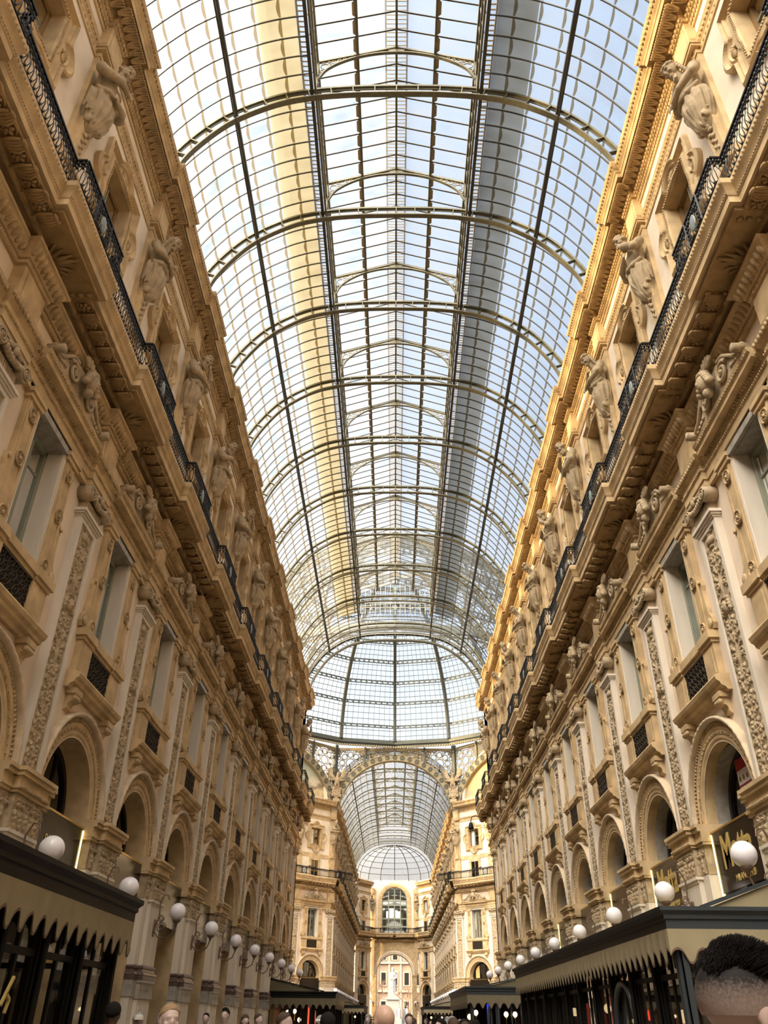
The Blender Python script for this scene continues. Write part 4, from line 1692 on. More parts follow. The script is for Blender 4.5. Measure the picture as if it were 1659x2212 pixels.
# an octagon face: pierced tracery above an arch band; local frame: x out of the face, y along, z up
def tracery_face(zc, r_in, r_out, z_top, hw, bracket=True):
    b = MB('tracery_iron')
    rg = random.Random(11)

    def ok(y, z, r):
        return math.hypot(y, z - zc) > r_out + r * .8 and abs(y) < hw - r * .5 and z < z_top - r * .5 and z > zc + 2.0

    def ring(y, z, r, t=.05, n=12):
        b.tube([(0, y + r * math.cos(2 * PI * k / n), z + r * math.sin(2 * PI * k / n)) for k in range(n)], t, 4, False, True)
    for sg in (-1, 1):
        cy, cz = sg * (hw - 1.75), z_top - 1.75
        ring(cy, cz, .50, .06, 16)
        for k in range(8):
            a = k * PI / 4
            ring(cy + .98 * math.cos(a), cz + .98 * math.sin(a), .33, .055)
            ring(cy + .98 * math.cos(a + PI / 8) * 1.02, cz + .98 * math.sin(a + PI / 8) * 1.02, .10, .07, 8)
            ring(cy + 1.50 * math.cos(a + PI / 8), cz + 1.50 * math.sin(a + PI / 8), .22, .05)
    y = -hw
    rows = 0
    z = zc + 2
    while z < z_top:
        y = -hw + (.17 if rows % 2 else 0)
        while y < hw:
            dmin = min(math.hypot(y - s * (hw - 1.75), z - (z_top - 1.75)) for s in (-1, 1))
            if dmin > 1.55 and ok(y, z, .17):
                ring(y, z, rg.choice((.09, .12, .15)), .075, 8)
            y += .34
        z += .30; rows += 1
    b.box(-.08, .08, -hw, hw, z_top - .30, z_top + .02)
    b.use('dome_steel')
    for y in (-hw + .05, hw - .05):
        b.box(-.05, .30, y - .22, y + .22, zc + 4.6, z_top + .3)
    for y in (-3.6, 0, 3.6):
        b.box(.0, .22, y - .10, y + .10, zc + math.sqrt(max(0, r_out ** 2 - y * y)) - .1, z_top + .1)
    # light behind is daylight through a milky pane
    g = MB('dome_glass')
    pts = [(hw, z_top), (-hw, z_top), (-hw, zc + 3)] + [(y, z) for y, z in [(r_out * math.cos(a), zc + r_out * math.sin(a)) for a in np.linspace(PI - .5, .5, 30)] if abs(y) < hw] + [(hw, zc + 3)]
    g.add([(-.25, y, z) for y, z in pts], [tuple(range(len(pts)))])
    band = MB('tracery_iron')
    rows = []
    for i in range(61):
        a = .18 + (PI - .36) * i / 60
        c, s = math.cos(a), math.sin(a)
        rows.append([(d, rr * c, zc + rr * s) for rr, d in ((r_in, -.5), (r_in, .12), (r_in + .07, .18), (r_in + .14, .12), (r_out - .14, .12), (r_out - .07, .18), (r_out, .12), (r_out, -.1))])
    band.grid(rows, False)
    rm, rr = (r_in + r_out) / 2, (r_out - r_in) * .30
    n = 21
    for i in range(n):
        a = .24 + (PI - .48) * (i + .5) / n
        cy, cz = rm * math.cos(a), zc + rm * math.sin(a)
        band.use('dome_steel')
        band.tube([(.14, cy + rr * math.cos(2 * PI * k / 14), cz + rr * math.sin(2 * PI * k / 14)) for k in range(14)], .035, 5, False, True)
        for k in range(6):
            band.ell((.14, cy + rr * .55 * math.cos(k * PI / 3), cz + rr * .55 * math.sin(k * PI / 3)), (.03, .06, .06), 6, 4)
        band.use('tracery_iron')
        band.ell((.15, cy, cz), (.05, .06, .06), 6, 4)
    pr = Proto()
    pr.part('pierced_tracery', b)
    pr.part('milky_pane', g)
    pr.part('arch_band', band)
    return pr


def eagle_proto():
    pr = Proto()
    s = MB('carved_stone')
    pl = [(0, 23.45), (.38, 23.75), (.55, 24.2), (.50, 24.75), (.0, 24.9), (-.50, 24.75), (-.55, 24.2), (-.38, 23.75)]
    s.prism(pl, 0, .16)
    s.tube([(.18, .40 * math.cos(a), 24.25 + .50 * math.sin(a)) for a in np.linspace(0, 2 * PI, 25)[:-1]], .05, 6, False, True)
    s.box(.16, .20, -.04, .04, 23.85, 24.65); s.box(.16, .20, -.32, .32, 24.23, 24.31)
    for sg in (-1, 1):
        s.ell((.12, sg * .50, 23.85), (.10, .12, .20), 8, 6); s.ell((.12, sg * .55, 24.65), (.10, .12, .16), 8, 6)
    s.prism([(-.45, 23.15), (.45, 23.15), (.35, 23.5), (-.35, 23.5)], 0, .2)
    pr.part('shield', s)
    b = MB('carved_stone')
    b.ell((.25, 0, 25.50), (.26, .30, .48), 16, 10)
    b.tube([(.25, 0, 25.8), (.30, .02, 26.10), (.36, .05, 26.28)], [.2, .15, .12], 10)
    b.ell((.38, .08, 26.34), (.13, .15, .12), 10, 8); b.ell((.44, .22, 26.30), (.05, .10, .05), 8, 5)
    for sg in (-1, 1):
        b.tube([(.22, sg * .18, 25.25), (.26, sg * .22, 24.98), (.26, sg * .20, 24.80)], [.16, .10, .07], 8)
        for q in range(3):
            b.tube([(.26, sg * .20, 24.85), (.36, sg * .20 + .08 * (q - 1), 24.78)], [.04, .025], 6)
    for k in range(5):
        b.ell((.16, -.2 + .1 * k, 24.92), (.05, .06, .24), 7, 6)
    pr.part('eagle_body', RawMesh(remesh(b, 'eagle_body', .04, 1)))
    for sg in (-1, 1):
        w = MB('carved_stone')
        for k in range(9):
            t = k / 8
            root = Vector((.18, sg * (.25 + .35 * t), 25.55 + .50 * t))
            ang = R(20 + 62 * t)
            L = .75 + .35 * math.sin(PI * t) + .25 * t
            tip = root + Vector((-.02, sg * L * math.cos(ang), L * math.sin(ang) * (1 if t > .15 else .2)))
            w.tube([root, root.lerp(tip, .5) + Vector((.05, 0, 0)), tip], [.09, .11, .02], 7)
        for k in range(6):
            t = k / 5
            w.ell((.22, sg * (.28 + .42 * t), 25.72 + .55 * t), (.09, .16, .13), 8, 6)
        pr.part('wing', w)
    return pr
# ---------------------------------------------------------------- text as flat raised letters
def text_obj(name, body, size, loc, rot, matname, parent, depth=.008, shear=0.0, squeeze=1.0, bold=0.0):
    c = bpy.data.curves.new(name, 'FONT')
    c.body, c.size, c.extrude, c.align_x, c.align_y = body, size, depth, 'CENTER', 'CENTER'
    c.shear, c.space_character = shear, .92
    c.resolution_u, c.offset = 3, bold
    t = bpy.data.objects.new('tmp_text', c)
    COL.objects.link(t)
    dg = bpy.context.evaluated_depsgraph_get()
    me = bpy.data.meshes.new_from_object(t.evaluated_get(dg))
    bpy.data.objects.remove(t); bpy.data.curves.remove(c)
    mx = Matrix.LocRotScale(Vector(loc), rot.to_quaternion(), Vector((squeeze, 1, 1)))
    me.transform(mx)
    me.materials.clear(); me.materials.append(M[matname])
    o = bpy.data.objects.new(name, me)
    COL.objects.link(o); o.parent = parent
    return o


FACE_X = Matrix(((0, 0, 1), (1, 0, 0), (0, 1, 0)))       # text plane facing local +x, reading along +y
FACE_NX = Matrix(((0, 0, -1), (-1, 0, 0), (0, 1, 0)))
FACE_NY = Matrix(((1, 0, 0), (0, 0, -1), (0, 1, 0)))     # facing -y, reading along +x


# ---------------------------------------------------------------- glazed café kiosks along the walls
def scallop(t):
    """bottom edge offset of the valance (0 = lowest) for phase t in 0..1"""
    t = t % 1.0
    if t < .58:
        return .135 + .075 * math.sin(PI * t / .58) - (.0 if .04 < t < .54 else .02)
    return .115 - .115 * math.sin(PI * (t - .58) / .42) ** .8


def valance(A, B, zt, zb, wave, mname, out):
    A, B, out = Vector(A), Vector(B), Vector(out)
    L = (B - A).length
    nw = max(1, round(L / wave))
    k = 14
    v = MB(mname)
    top, bot = [], []
    for i in range(nw * k + 1):
        t = i / (nw * k)
        p = A.lerp(B, t)
        ripple = out * (.012 * math.sin(2 * PI * t * nw))
        top.append((p.x, p.y, zt)); q = p + ripple
        bot.append((q.x, q.y, zb + scallop(t * nw)))
    v.grid([top, bot], True)
    back = [[(x - out.x * .012, y - out.y * .012, z) for x, y, z in r] for r in (top, bot)]
    v.grid(back, True)
    tr = MB('awning_trim')
    o = out * .006
    tr.grid([[(x + o.x, y + o.y, z + .03) for x, y, z in bot], [(x + o.x, y + o.y, z - .006) for x, y, z in bot]], True)
    return v, tr


def kiosk(sg, xf, y0, y1, zt, label, posts_y, front, back, aw='awning', frame='kiosk_black', roof_rise=.58, arches=(), text=None, frame_front=None, wave=.40, inside=()):
    """sg side of the nave, xf |x| of the fascia, y0..y1 along the nave; front/back: whether the ends are closed and show."""
    r = empty('cafe_kiosk', (sg * xf, (y0 + y1) / 2, 0), 0, label=label, cat='kiosk', group='glazed cafés along the nave')
    ox, oy = sg * xf, (y0 + y1) / 2

    def put(mb, name):
        me = mb.mesh(name)
        me.transform(Matrix.Translation((-ox, -oy, 0)))
        o = bpy.data.objects.new(name, me); COL.objects.link(o); o.parent = r
        return o
    xw = XW - .10
    ys, ye = y0 + .14, y1 - .14
    xi = xf + .16
    # fascia cornice
    f = MB(frame)
    prof = [(0, zt - .33), (.0, zt - .20), (.03, zt - .18), (.03, zt - .12), (.09, zt - .06), (.09, zt), (-.2, zt)]

    def run(axis):
        rows = []
        for d, z in prof:
            rows.append([(sg * (xw), y0 - d, z), (sg * (xf - d), y0 - d, z), (sg * (xf - d), y1 + d, z), (sg * xw, y1 + d, z)])
        return rows
    rows = run(0)
    for j in range(3):
        if frame_front and j == 0:
            f.use(frame_front)
        f.grid([[a[j], a[j + 1]] for a in rows], False)
        f.use(frame)
    put(f, 'fascia')
    # awning roof: lean-to rising to the wall
    rf = MB(aw)
    xr = xf + .75
    rf.add([(sg * xr, y0 + .05, zt - .02), (sg * xw, y0 + .05, zt + roof_rise), (sg * xw, y1 - .05, zt + roof_rise), (sg * xr, y1 - .05, zt - .02), (sg * xw, y0 + .05, zt - .02), (sg * xw, y1 - .05, zt - .02), (sg * xf, y0, zt - .02), (sg * xf, y1, zt - .02)],
           [(0, 1, 2, 3), (0, 4, 1), (3, 2, 5), (6, 4, 5, 7)])
    put(rf, 'awning_roof')
    rl = MB(frame_front or frame)
    for yy in ([y0 + .05] if front else [y1 - .05]):
        rl.bar((sg * (xr - .1), yy, zt), (sg * xw, yy, zt + roof_rise + .03), .06, .10, (0, 1, 0))
    put(rl, 'roof_edge')
    zb = zt - .84
    segs = [((sg * xf, y0), (sg * xf, y1), (-sg, 0))]
    if front:
        segs.append(((sg * xf, y0), (sg * xw, y0), (0, -1)))
    if back:
        segs.append(((sg * xf, y1), (sg * xw, y1), (0, 1)))
    for (ax, ay), (bx, by), out in segs:
        v, tr = valance((ax, ay, 0), (bx, by, 0), zt - .33, zb, wave, aw, (*out, 0))
        vo = put(v, 'valance')
        t = put(tr, 'valance_trim'); t.parent = vo
    # posts
    zp = zt - .36
    plist = [(sg * xi, y) for y in posts_y]
    nx = 3
    for e, yy in ((front, ys), (back, ye)):
        if e:
            plist += [(sg * (xi + (xw - xi) * k / (nx - 1) * .62), yy) for k in range(1, nx)]
    for k, (px, py) in enumerate(plist):
        onf = front and abs(py - ys) < .3 and frame_front
        p = MB(frame_front if onf else frame)
        p.lathe([(.055, 0), (.075, .02), (.075, .5), (.05, .54), (.042, .6), (.040, zp - .25), (.055, zp - .2), (.06, zp - .1), (.09, zp)], (px, py, 0), 10)
        p.box(px + sg * .08 - .05, px + sg * .08 + .05, py - .09, py + .09, 0, zp)
        p.box(px + sg * .03, px + sg * .05, py - .12, py + .12, 0, zp)
        put(p, 'post')
    # panes with low panels and transom
    yl = sorted(posts_y)
    for a, c in zip(yl[:-1], yl[1:]):
        fr = MB(frame)
        x = sg * (xi + .10)
        for z0, z1 in ((0, .62), (.62, .70), (2.28, 2.36), (zp - .1, zp)):
            fr.box(x - .03, x + .03, a + .05, c - .05, z0, z1)
        for y in (a + .12, (a + c) / 2, c - .12):
            fr.box(x - .025, x + .025, y - .03, y + .03, .6, zp)
        put(fr, 'window_frame')
        g = MB('shop_glass')
        g.add([(x, a + .05, .62), (x, c - .05, .62), (x, c - .05, zp), (x, a + .05, zp)], [(0, 1, 2, 3)])
        put(g, 'pane')
    for e, yy, mname in ((front, ys + .1, frame_front or frame), (back, ye - .1, frame)):
        if e:
            fr = MB(mname)
            for z0, z1 in ((0, .62), (.62, .70), (2.28, 2.36), (zp - .1, zp)):
                fr.box(sg * xi, sg * xw, yy - .03, yy + .03, z0, z1)
            for k in range(5):
                x = sg * (xi + (xw - xi) * k / 4)
                fr.box(x - .03, x + .03, yy - .03, yy + .03, .6, zp)
            put(fr, 'window_frame')
            g = MB('shop_glass')
            g.add([(sg * xi, yy, .62), (sg * xw, yy, .62), (sg * xw, yy, zp), (sg * xi, yy, zp)], [(0, 1, 2, 3)])
            put(g, 'pane')
    # arched door heads
    for side, c in arches:
        a = MB(frame_front or frame)
        rad = .78
        if side == 'nave':
            pts = [(sg * (xi + .03), c + rad * math.cos(t), 1.55 + rad * math.sin(t)) for t in np.linspace(0, PI, 17)]
            pts = [(pts[0][0], c + rad, .0)] + pts + [(pts[0][0], c - rad, .0)]
            a.tube(pts, .06, 6)
            a.box(sg * (xi + .03) - .02, sg * (xi + .03) + .02, c - rad, c + rad, 1.50, 1.58)
        else:
            yy = ys + .02 if side == 'front' else ye - .02
            pts = [(c + rad * math.cos(t), yy, 1.85 + rad * math.sin(t)) for t in np.linspace(0, PI, 17)]
            pts = [(c + rad, yy, .0)] + pts + [(c - rad, yy, .0)]
            a.tube(pts, .06, 6)
        put(a, 'arched_door_head')
    # interior
    n = MB('kiosk_inside')
    if not front: n.box(sg * xi, sg * xw, y0 + .1, y0 + .14, 0, zt - .1)
    if not back: n.box(sg * xi, sg * xw, y1 - .14, y1 - .1, 0, zt - .1)
    n.use('kiosk_inside').box(sg * xi, sg * xw, y0 + .1, y1 - .1, zt - .12, zt - .08)
    put(n, 'interior')
    for kind, x, y, z in inside:
        if kind == 'bulb':
            b = MB('lamp_glow'); b.ell((sg * x, y, z), (.10, .10, .11), 12, 8)
            b.use('brass').lathe([(.02, -.10), (.05, -.12), (.02, -.2), (.015, -.45)], (sg * x, y, z), 8)
            put(b, 'table_lamp')
        else:
            b = MB(kind); b.box(sg * x - .02, sg * x + .02, y - .28, y + .28, z - .65, z + .55)
            put(b, 'lit_panel')
    return r


# ---------------------------------------------------------------- people
def person(label, loc, face, h=1.74, skin='skin_light', hair=None, coat='coat_black', vox=.018, hairk='short', cap=None, trousers='coat_navy'):
    r = empty('person', (loc[0], loc[1], 0), face, label=label, cat='person', group='people in the arcade')
    k = h / 1.75
    b = MB(skin)

    def T(p): return (p[0] * k, p[1] * k, p[2] * k)

    def limb(mb, pts, rr, n=12):
        pts = [T(p) for p in pts]; rr = [q * k for q in rr]
        mb.tube(pts, rr, n)
        for p, q in zip(pts, rr):
            mb.ell(p, (q, q, q), 10, 8)
    for sg in (-1, 1):
        limb(b, [(0, sg * .10, .92), (.01, sg * .10, .50), (-.02, sg * .10, .09)], [.085, .06, .042])
        b.ell(T((.06, sg * .10, .05)), (.13 * k, .045 * k, .045 * k), 12, 8)
        limb(b, [(0, sg * .185, 1.42), (-.01, sg * .235, 1.12), (.06, sg * .235, .88)], [.055, .045, .03])
        b.ell(T((.075, sg * .235, .81)), (.035 * k, .02 * k, .05 * k), 10, 8)
        for q in range(4):
            limb(b, [(.05 + .018 * q, sg * .235, .78), (.055 + .019 * q, sg * .228, .735), (.06 + .019 * q, sg * .218, .705 - .01 * (q in (1, 2)))], [.010, .009, .008], 6)
        limb(b, [(.10, sg * .228, .83), (.118, sg * .22, .79), (.118, sg * .215, .765)], [.011, .010, .009], 6)
    loft(b, [(0, 0, z * k, a * k, c * k) for z, a, c in ((.86, .10, .15), (.98, .115, .165), (1.10, .10, .15), (1.28, .12, .18), (1.40, .11, .185), (1.46, .07, .12))], 24)
    b.tube([T((-.01, 0, 1.42)), T((.0, 0, 1.50)), T((.015, 0, 1.56))], [.062 * k, .055 * k, .055 * k], 12)
    hz = 1.635
    b.ell(T((.0, 0, hz + .03)), (.102 * k, .081 * k, .09 * k), 20, 14)
    b.ell(T((.02, 0, hz - .01)), (.085 * k, .07 * k, .09 * k), 18, 12)
    b.ell(T((.035, 0, hz - .055)), (.062 * k, .055 * k, .065 * k), 16, 10)
    b.ell(T((.108, 0, hz - .008)), (.020 * k, .014 * k, .026 * k), 8, 6)
    b.ell(T((.095, 0, hz - .062)), (.010 * k, .024 * k, .007 * k), 8, 5)
    b.ell(T((.092, 0, hz - .073)), (.010 * k, .020 * k, .007 * k), 8, 5)
    b.ell(T((.095, 0, hz + .035)), (.012 * k, .055 * k, .010 * k), 8, 5)
    for sg in (-1, 1):
        b.ell(T((.0, sg * .079, hz - .005)), (.022 * k, .009 * k, .034 * k), 12, 8, Matrix.Rotation(R(8), 3, 'Y'))
        b.ell(T((.088, sg * .033, hz + .015)), (.012 * k, .016 * k, .009 * k), 8, 5)
        b.ell(T((.075, sg * .045, hz - .02)), (.025 * k, .022 * k, .02 * k), 8, 5)
    body = bpy.data.objects.new('body', remesh(b, 'body', vox, 1)); COL.objects.link(body); body.parent = r
    c = MB(coat)
    loft(c, [(0, 0, z * k, a * k, q * k) for z, a, q in ((.72, .15, .20), (.95, .14, .195), (1.15, .13, .185), (1.32, .145, .205), (1.43, .125, .20), (1.49, .075, .10))], 24)
    for sg in (-1, 1):
        limb(c, [(0, sg * .19, 1.42), (-.01, sg * .24, 1.12), (.06, sg * .24, .90)], [.075, .062, .048])
    o = bpy.data.objects.new('coat', remesh(c, 'coat', .02, 2)); COL.objects.link(o); o.parent = r
    t = MB(trousers)
    for sg in (-1, 1):
        limb(t, [(0, sg * .095, .90), (.01, sg * .10, .50), (-.015, sg * .10, .08)], [.105, .08, .07])
    o = bpy.data.objects.new('trousers', remesh(t, 'trousers', .02, 2)); COL.objects.link(o); o.parent = r
    if hair:
        m = MB(hair)
        n1, n2 = 26, 14
        rg = random.Random(int(loc[0] * 100 + loc[1]))
        thick = {'short': .012, 'long': .022, 'quiff': .016}[hairk]
        rows = []
        for i in range(n2 + 1):
            row = []
            for j in range(n1):
                a = 2 * PI * j / n1
                back = .5 - .5 * math.cos(a)                    # 0 front .. 1 back
                low = ((R(50) + back * R(78)) if hairk != 'long' else (R(60) + back * R(80))) + rg.uniform(-.05, .05)
                th = low * i / n2
                d = thick * (1 - .75 * (i / n2) ** 3) + rg.uniform(-.003, .003) + (.02 if hairk == 'quiff' and i < n2 * .6 and back < .4 else 0)
                row.append(T(((.102 + d) * math.sin(th) * math.cos(a), (.081 + d) * math.sin(th) * math.sin(a), hz + .03 + (.09 + d) * math.cos(th))))
            rows.append(row)
        m.grid(rows, True, True)
        if hairk == 'long':
            for j in range(11):
                a = R(100) + R(160) * j / 10
                m.tube([T((.11 * math.cos(a), .088 * math.sin(a), hz)), T((.125 * math.cos(a), .10 * math.sin(a), hz - .12)), T((.12 * math.cos(a), .09 * math.sin(a), hz - .25))], [.026 * k, .028 * k, .012 * k], 7)
        o = m.obj('hair', r)
    if cap:
        m = MB(cap)
        rows = []
        for i in range(9):
            th = R(88) * i / 8
            rows.append([T((.0 + .112 * math.sin(th) * math.cos(2 * PI * j / 20), .092 * math.sin(th) * math.sin(2 * PI * j / 20), hz + .035 + .09 * math.cos(th))) for j in range(20)])
        m.grid(rows, True, True)
        m.grid([[T((.09 + .09 * q * math.cos(a), .075 * math.sin(a), hz + .04 - .012 * q)) for a in np.linspace(-PI / 2, PI / 2, 9)] for q in (0, .5, 1)], True)
        m.obj('flat_cap', r)
    return r


mat('skin_light', (0.45, 0.33, 0.28), .5)
mat('skin_tan', (0.50, 0.32, 0.235), .42)
mat('skin_dark', (0.12, 0.07, 0.05), .5)
mat('hair_black', (0.010, 0.008, 0.007), .75, spec=.12, bump=.6, bscale=140)
mat('hair_brown', (0.06, 0.035, 0.02), .6, bump=.6, bscale=140)
mat('hair_fair', (0.30, 0.19, 0.10), .6, bump=.6, bscale=140)
mat('hair_grey', (0.25, 0.24, 0.23), .6, bump=.6, bscale=140)
mat('coat_black', (0.015, 0.015, 0.018), .8)
mat('coat_navy', (0.02, 0.025, 0.05), .8)
mat('coat_beige', (0.40, 0.32, 0.22), .85)
mat('coat_red', (0.30, 0.03, 0.03), .8)
mat('coat_grey', (0.22, 0.22, 0.23), .85)
mat('cap_wool', (0.42, 0.38, 0.32), .9)
mat('hat_white', (0.70, 0.66, 0.64), .9)
mat('plastic_black', (0.012, 0.012, 0.013), .25)
mat('lens_dark', (0.03, 0.03, 0.035), .05, spec=1.0)
mat('silver', (.7, .7, .72), .25, metal=.9)
mat('skin_near', (0.56, 0.41, 0.345), .5)


def fade_mat():
    m = mat('stubble', (.3, .2, .18), .75)
    N, L = m.node_tree.nodes, m.node_tree.links
    tc = N.new('ShaderNodeTexCoord'); sp = N.new('ShaderNodeSeparateXYZ'); L.new(tc.outputs['Object'], sp.inputs[0])
    nz = N.new('ShaderNodeTexNoise'); nz.inputs['Scale'].default_value = 160; L.new(tc.outputs['Object'], nz.inputs['Vector'])
    ad = N.new('ShaderNodeMath'); ad.operation = 'MULTIPLY_ADD'; ad.inputs[1].default_value = .05; L.new(nz.outputs['Fac'], ad.inputs[0]); L.new(sp.outputs['Z'], ad.inputs[2])
    mr = N.new('ShaderNodeMapRange'); mr.inputs['From Min'].default_value, mr.inputs['From Max'].default_value = 1.66, 1.765; L.new(ad.outputs[0], mr.inputs['Value'])
    cr = N.new('ShaderNodeValToRGB'); L.new(mr.outputs[0], cr.inputs[0])
    cr.color_ramp.elements[0].color = (.52, .385, .325, 1); cr.color_ramp.elements[1].color = (.012, .010, .009, 1)
    L.new(cr.outputs[0], N['Principled BSDF'].inputs['Base Color'])


fade_mat()
mat('pigeon', (0.03, 0.03, 0.035), .6)
mat('facade_dots', (.30, .16, .10), .7)
SIDE = {-1: 'shaded wall', 1: 'sunlit wall'}


def at(sg, y):
    return ((sg * XW, y, 0), 0.0 if sg < 0 else PI)


# ---------------------------------------------------------------- prototypes
pr_pil = pilaster()
pr_rail = railing()
pr_lamp = wall_lamp()
pr_up = upper_window()
pr_upd = upper_window(True)
pr_mez = mezzanine_window()
pr_tall = {k: tall_window(k) for k in ('plain', 'blind', 'dark')}
pr_shop = {'dark': shop_window('dark'), 'dark_led': shop_window('dark', 1), 'lit': shop_window('lit'), 'blind': shop_window('blind', 0), 'motta': shop_window('motta', -1), 'blind_led': shop_window('blind', -1)}
pr_stat = {k: statue(k) for k in ('woman', 'bearded', 'youth')}
STAT_DESC = {'woman': 'long-haired woman with folded arms', 'bearded': 'bearded man with one hand at his chin', 'youth': 'curly bearded man with crossed arms'}
me_wall = wall_bay().mesh('wall_bay')
CORN = [('trim_architrave', 'architrave', 'egg and dart architrave running along', architrave_bay),
        ('trim_bed', 'bed moulding', 'carved bed moulding under the balcony of', bed_bay),
        ('trim_balcony', 'balcony cornice', 'deep balcony cornice with rosette soffit along', balcony_bay),
        ('trim_string', 'string course', 'narrow carved string course above the upper windows of', string_bay),
        ('trim_crown', 'crown cornice', 'top cornice with acanthus cove under the glass of', crown_bay)]
CORN = [(nm, cat, d, fn().mesh(fn.__name__), (fn(0, HB, False).mesh(fn.__name__ + '_end'), fn(-HB, 0, False).mesh(fn.__name__ + '_end'))) for nm, cat, d, fn in CORN]
K0, K1 = -3, 9
PIERS = [Y_RIB + P * k for k in range(K0, K1 + 1)]            # near arm
BAYS = [y + HB for y in PIERS[:-1]]
PIERS2 = [Y_OCT1 + .1 + P * k for k in range(0, 13)]          # far arm
BAYS2 = [y + HB for y in PIERS2[:-1]]


def child(name, me, parent, loc=(0, 0, 0), rz=0):
    o = bpy.data.objects.new(name, me)
    COL.objects.link(o)
    o.parent, o.location, o.rotation_euler = parent, loc, (0, 0, rz)
    return o


# ---------------------------------------------------------------- walls and cornices
wn = 0
for arm, piers, bays in (('near', PIERS, BAYS), ('far', PIERS2, BAYS2)):
    for sg in (-1, 1):
        sd = 'left' if sg < 0 else 'right'
        where = SIDE[sg] + (' of the near arm' if arm == 'near' else ' beyond the dome')
        w = empty('wall_%s%s' % (sd, '' if arm == 'near' else '_far'), (sg * XW, 0, 0), 0, label='pink-cream plaster facade of the ' + where, cat='wall', kind='structure')
        for y in bays:
            child('wall_bay', me_wall, w, (0, y, 0), 0 if sg < 0 else PI)
        e = MB('plaster')
        if arm == 'near':
            e.box(0, -.0 - sg * 0 + sg * .6, PIERS[-1] + .5, Y_OCT0, 0, 23.2)
            e.box(0, sg * .02, PIERS[-1] - .1, Y_OCT0, 0, 23.2)
            e.box(sg * .75, sg * .8, PIERS[0], PIERS[-1], 0, 23.2)
        else:
            e.box(sg * .75, sg * .8, PIERS2[0] + .5, PIERS2[-1], 0, 23.2)
        e.obj('wall_back', w)
        for nm, cat, desc, me, half in CORN:
            t = empty('%s_%s%s' % (nm, sd, '' if arm == 'near' else '_far'), (sg * XW, 0, 0), 0, label=desc + ' the ' + where, cat=cat, kind='structure')
            for y in (piers if arm == 'near' else piers[1:-1]):
                child(nm.split('_')[1] + '_length', me, t, (0, y, 0), 0 if sg < 0 else PI)
            if arm == 'far':
                for y, q in ((piers[0], 0), (piers[-1], 1)):
                    child(nm.split('_')[1] + '_end', half[q if sg < 0 else 1 - q], t, (0, y, 0), 0 if sg < 0 else PI)

# ---------------------------------------------------------------- things of the near arm
for sg in (-1, 1):
    S_ = SIDE[sg]
    vis = [y for y in PIERS if y > 9]
    for i, y in enumerate(vis):
        loc, rz = at(sg, y)
        near = y < 46
        f = pr_pil.place if near else pr_pil.place_far
        f('pilaster', loc, rz, 'marble pilaster with carved candelabra panel and volutes, %s from the front on the %s' % (ORD[i], S_), 'pilaster', 'pilasters of the ' + S_)
        kd = (['youth', 'woman', 'bearded', 'youth', 'bearded', 'woman'] if sg < 0 else ['woman', 'bearded', 'woman', 'youth', 'bearded', 'woman'])[i % 6]
        f2 = pr_stat[kd].place if near else pr_stat[kd].place_far
        f2('herm_statue', loc, rz, 'statue of a %s, %s along the %s' % (STAT_DESC[kd], ORD[i], S_), 'statue', 'statues between the upper windows of the ' + S_)
        if y > 14:
            fl = pr_lamp.place if y < 46 else pr_lamp.place_far
            fl('wall_lamp', loc, rz, 'white globe lamp on a scrolled bracket, %s from the front on the %s' % (ORD[i - 1], S_), 'lamp', 'globe lamps of the ' + S_)
    for i, y in enumerate([y for y in PIERS if y > 5]):
        loc, rz = at(sg, y)
        f = pr_rail.place if y < 46 else pr_rail.place_far
        f('balcony_railing', loc, rz, 'black iron balcony railing bulging round a medallion, %s from the front on the %s' % (ORD[i], S_), 'railing', 'balcony railings of the ' + S_)
    for i, y in enumerate([y for y in BAYS if y > 7]):
        loc, rz = at(sg, y)
        near = y < 44
        wn += 1
        f = pr_up.place if near else pr_up.place_far
        f('window_%d' % wn, loc, rz, 'upper window in a lobed stucco frame, %s from the front on the %s' % (ORD[i], S_), 'window', kind='structure')
        if y < 12:
            if y < 9: continue
        wn += 1
        tk = 'blind' if (i * 7 + sg) % 4 == 0 else 'plain'
        f = pr_tall[tk].place if near else pr_tall[tk].place_far
        f('window_%d' % wn, loc, rz, 'tall window with head pediment, iron grille and bracketed ledge, %s from the front on the %s' % (ORD[i - 1], S_), 'window', kind='structure')
        wn += 1
        if sg < 0:
            sk = {2: 'dark_led', 3: 'lit'}.get(i, 'dark')
        else:
            sk = {1: 'motta', 2: 'motta', 3: 'motta', 4: 'blind_led', 5: 'blind', 6: 'blind_led'}.get(i, 'dark')
        f = pr_shop[sk].place if near else pr_shop[sk].place_far
        o = f('window_%d' % wn, loc, rz, 'arched shop window under a carved archivolt, %s from the front on the %s' % (ORD[i - 1], S_), 'window', kind='structure')
        if sg < 0 and i == 2:
            text_obj('sign_letters', 'SANT', .40, (.03, -.35, 4.62), FACE_X, 'gold_letter', o, .004, squeeze=.8)
        if sg > 0 and i in (2, 3):
            # reading along the wall from the nave: local +y runs towards the camera here
            text_obj('sign_letters', 'Motta', .92, (.03, -.05, 4.72), FACE_X, 'gold_letter', o, .004, 0, .80, .022)
            text_obj('sign_small_letters', 'MILANO 1928', .19, (.03, .15, 4.18), FACE_X, 'gold_letter', o, .004)
        if sg > 0 and i == 2:
            p = MB('hat_white'); p.box(-.50, -.49, -.42, .42, 5.95, 6.58)
            p.use('coat_red').box(-.495, -.485, -.42, .42, 6.36, 6.6)
            p.box(-.495, -.485, -.42, .42, 6.02, 6.06)
            p.use('facade_dots')
            for q in range(4):
                p.ell((-.485, -.3 + .2 * q, 6.18), (.004, .06, .06), 8, 5)
            p.obj('hanging_poster', o)

